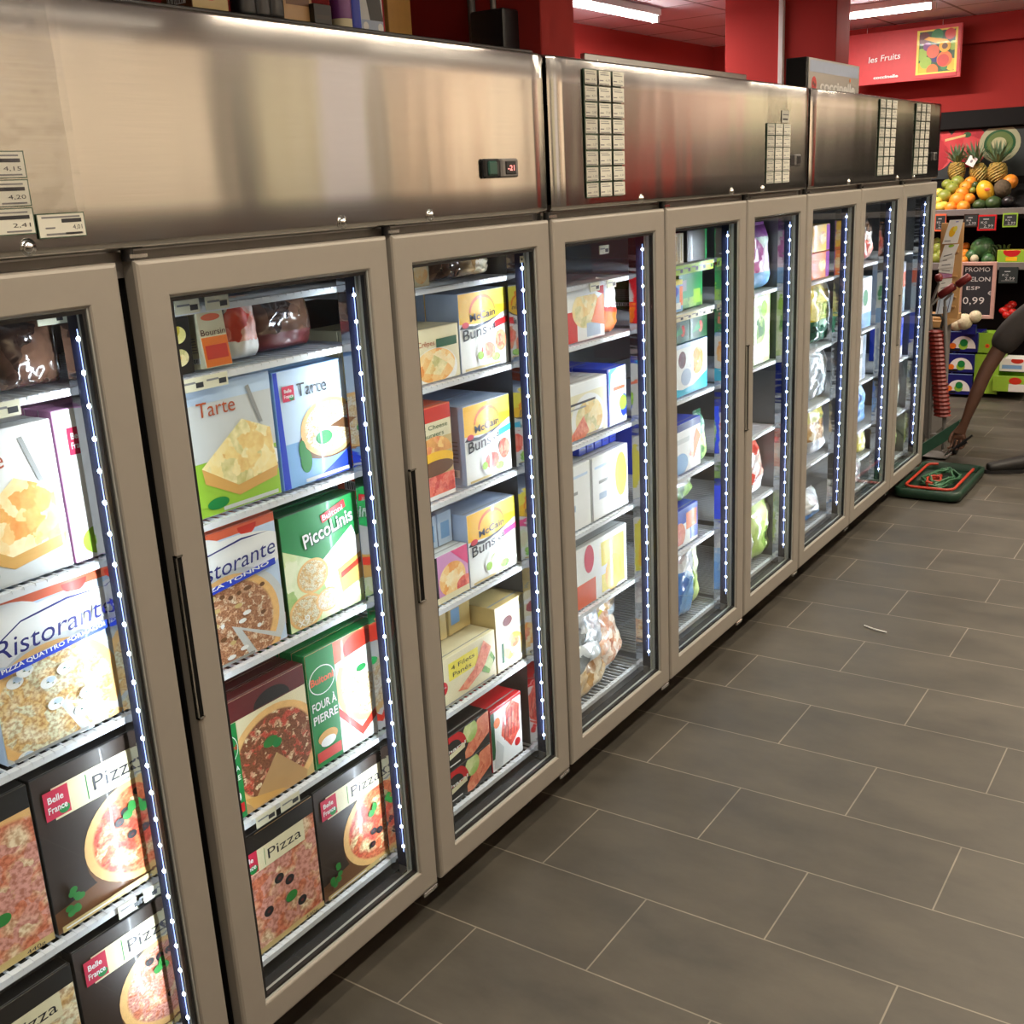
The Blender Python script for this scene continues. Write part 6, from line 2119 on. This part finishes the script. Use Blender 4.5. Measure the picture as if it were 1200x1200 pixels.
def person():
    base = Vector((6.85, -.75, 0))
    t = empty('person', base, 'person in a dark shirt bending down with one arm to the green case', 'person')
    V = [((6.98, -.84, .87), .12), ((6.88, -.74, .95), .115), ((6.76, -.65, .985), .12), ((6.67, -.61, .995), .085), ((6.615, -.605, 1.0), .055),
         ((6.545, -.605, .995), (.075, .082)), ((6.475, -.61, .965), (.088, .092)), ((6.435, -.612, .915), (.052, .055)),
         ((6.68, -.43, .915), .062), ((6.645, -.325, .76), .050), ((6.615, -.235, .575), .043), ((6.605, -.19, .43), .040), ((6.60, -.152, .30), .027), ((6.60, -.142, .262), (.024, .030)), ((6.60, -.128, .215), (.021, .043)), ((6.60, -.122, .185), (.017, .042)),
         ((6.72, -.80, .95), .060), ((6.70, -.88, .78), .046), ((6.69, -.86, .70), .040), ((6.70, -.77, .615), .028), ((6.715, -.72, .59), (.018, .038)),
         ((6.95, -.76, .74), .085), ((6.78, -.63, .50), .060), ((6.74, -.58, .30), .052), ((6.70, -.53, .10), .034), ((6.69, -.52, .06), .02),
         ((7.02, -.92, .74), .085), ((6.90, -.98, .48), .060), ((6.97, -1.04, .28), .052), ((7.02, -1.08, .10), .034), ((7.01, -1.07, .06), .02)]
    E = [(0, 1), (1, 2), (2, 3), (3, 4), (4, 5), (5, 6), (6, 7), (2, 8), (8, 9), (9, 10), (10, 11), (11, 12), (12, 13), (13, 14), (14, 15), (2, 16), (16, 17), (17, 18), (18, 19), (19, 20),
         (0, 21), (21, 22), (22, 23), (23, 24), (24, 25), (0, 26), (26, 27), (27, 28), (28, 29), (29, 30)]
    for dx, dz in ((-.028, .0), (-.009, .004), (.010, .004), (.028, .0)):
        b = len(V)
        V += [((6.722 + dx, -.69, .588 + dz), .0095), ((6.735 + dx, -.655, .578 + dz), .009), ((6.742 + dx, -.625, .560), .0075)]
        E += [(20, b), (b, b + 1), (b + 1, b + 2)]
    b = len(V)
    V += [((6.675, -.72, .578), .011), ((6.670, -.695, .560), .009)]
    E += [(20, b), (b, b + 1)]
    # fingers of the reaching hand, curled around the tool
    palm = 15
    for k, (dy, L) in enumerate(((.034, .9), (.012, 1.05), (-.011, 1.0), (-.033, .82))):
        b = len(V)
        V.append(((6.600, -.122 + dy, .176), .0095))
        V.append(((6.592, -.118 + dy, .176 - .036 * L), .009))
        V.append(((6.572, -.110 + dy, .176 - .056 * L), .008))
        V.append(((6.552, -.106 + dy, .176 - .050 * L), .007))
        E += [(palm, b), (b, b + 1), (b + 1, b + 2), (b + 2, b + 3)]
    b = len(V)
    V += [((6.585, -.088, .215), .012), ((6.567, -.076, .185), .010), ((6.556, -.078, .160), .008)]
    E += [(14, b), (b, b + 1), (b + 1, b + 2)]
    body = skin_mesh('body', V, E, 'skin', 0, t, base)
    # face details on the turned down head
    hd = Vector((6.44, -.61, .95))
    mb = MB()
    for sg in (-1, 1):
        mb.ellipsoid((6.398, -.611 + sg * .031, .962), (.0075, .013, .0075), 'eye', 10, 6)
        mb.ellipsoid((6.3925, -.611 + sg * .031, .961), (.0045, .005, .005), 'hair', 8, 5)
    mb.build('eyes', t, hd)
    mb = MB()
    mb.tube([(6.395, -.611, .968), (6.374, -.611, .945), (6.366, -.611, .930), (6.384, -.611, .924)], [.008, .011, .015, .009], 'skin', 10)
    for sg in (-1, 1):
        mb.ellipsoid((6.372, -.611 + sg * .012, .928), (.009, .008, .008), 'skin', 8, 5)
        mb.ellipsoid((6.396, -.611 + sg * .031, .974), (.010, .017, .005), 'hair', 8, 5)
        mb.ellipsoid((6.50, -.611 + sg * .085, .965), (.018, .008, .028), 'skin', 12, 7)
    mb.build('nose_and_ears', t, hd)
    mb = MB()
    mb.ellipsoid((6.388, -.611, .905), (.010, .024, .005), 'lip', 12, 6)
    mb.build('mouth', t, hd)
    skin_mesh('hair', [((6.56, -.605, 1.015), (.075, .085)), ((6.50, -.61, 1.01), (.088, .096)), ((6.455, -.61, 1.0), (.062, .075))], [(0, 1), (1, 2)], 'hair', 0, t, hd)
    # shirt with short sleeves
    S = [((6.96, -.82, .895), .150), ((6.88, -.745, .955), .146), ((6.76, -.65, .985), .150), ((6.69, -.62, .995), .105), ((6.685, -.44, .925), .094), ((6.655, -.345, .795), .088), ((6.632, -.285, .675), .078), ((6.72, -.80, .96), .088), ((6.705, -.86, .83), .076)]
    skin_mesh('shirt', S, [(0, 1), (1, 2), (2, 3), (2, 4), (4, 5), (5, 6), (2, 7), (7, 8)], 'shirt', 0, t, base)
    T_ = [((6.93, -.79, .92), .140), ((6.99, -.85, .85), .140), ((6.95, -.755, .72), .105), ((6.78, -.63, .50), .080), ((6.74, -.58, .30), .072), ((6.705, -.535, .09), .064), ((7.025, -.925, .72), .105), ((6.90, -.98, .48), .080), ((6.97, -1.04, .28), .072), ((7.025, -1.085, .09), .062)]
    skin_mesh('trousers', T_, [(0, 1), (1, 2), (2, 3), (3, 4), (4, 5), (1, 6), (6, 7), (7, 8), (8, 9)], 'trousers', 0, t, base)
    for (hx, hy, tx, ty) in ((6.73, -.56, 6.56, -.30), (7.05, -1.10, 6.88, -.97)):
        dx, dy = tx - hx, ty - hy
        o = skin_mesh('shoe', [((hx, hy, .050), (.045, .045)), ((hx + dx * .25, hy + dy * .25, .056), (.048, .052)), ((hx + dx * .6, hy + dy * .6, .045), (.044, .042)), ((hx + dx * .95, hy + dy * .95, .036), (.042, .032)), ((hx + dx * 1.05, hy + dy * 1.05, .032), (.030, .026))], [(0, 1), (1, 2), (2, 3), (3, 4)], 'shoe', 0, t, Vector((hx, hy, 0)))
        mb = MB()
        L = math.hypot(dx, dy)
        ux, uy = dx / L, dy / L
        P = []
        for i in range(20):
            an = 2 * PI * i / 20
            a_, b_ = math.cos(an), math.sin(an)
            wd = .046 if a_ > 0 else .038
            cxx, cyy = hx + dx * .5, hy + dy * .5
            P.append((cxx + ux * a_ * (L / 2 + .03) - uy * b_ * wd, cyy + uy * a_ * (L / 2 + .03) + ux * b_ * wd))
        mb.grid([[(x, y, .001) for x, y in P], [(x, y, .022) for x, y in P]], 'black_rubber', closed=True)
        mb.face([(x, y, .001) for x, y in P][::-1], 'black_rubber')
        mb.face([(x, y, .022) for x, y in P], 'black_rubber')
        mb.build('shoe_sole', t, (hx, hy, 0))


person()
mb = MB()
mb.tube([(6.556, -.20, .215), (6.560, -.13, .150), (6.558, -.08, .105)], [.006, .008, .006], 'black_plastic', 8)
mb.tube([(6.572, -.17, .170), (6.566, -.115, .128), (6.560, -.078, .105)], [.006, .008, .006], 'black_plastic', 8)
mb.tube([(6.559, -.08, .106), (6.557, -.055, .082)], [.009, .003], 'chrome', 8)
tag(mb.build('pliers', None, (6.57, -.1, .14)), 'black handled pliers held in the hand over the green case', 'pliers')
# bit of white debris on the tiles
p = at(1028, 738, 'z', .003)
mb = MB()
mb.tube([at(1013, 733, 'z', .004), at(1024, 737, 'z', .006), at(1039, 741, 'z', .004)], .003, 'p_white', 6)
tag(mb.build('straw_piece', None, p), 'thin white scrap lying on the floor tiles', 'litter')
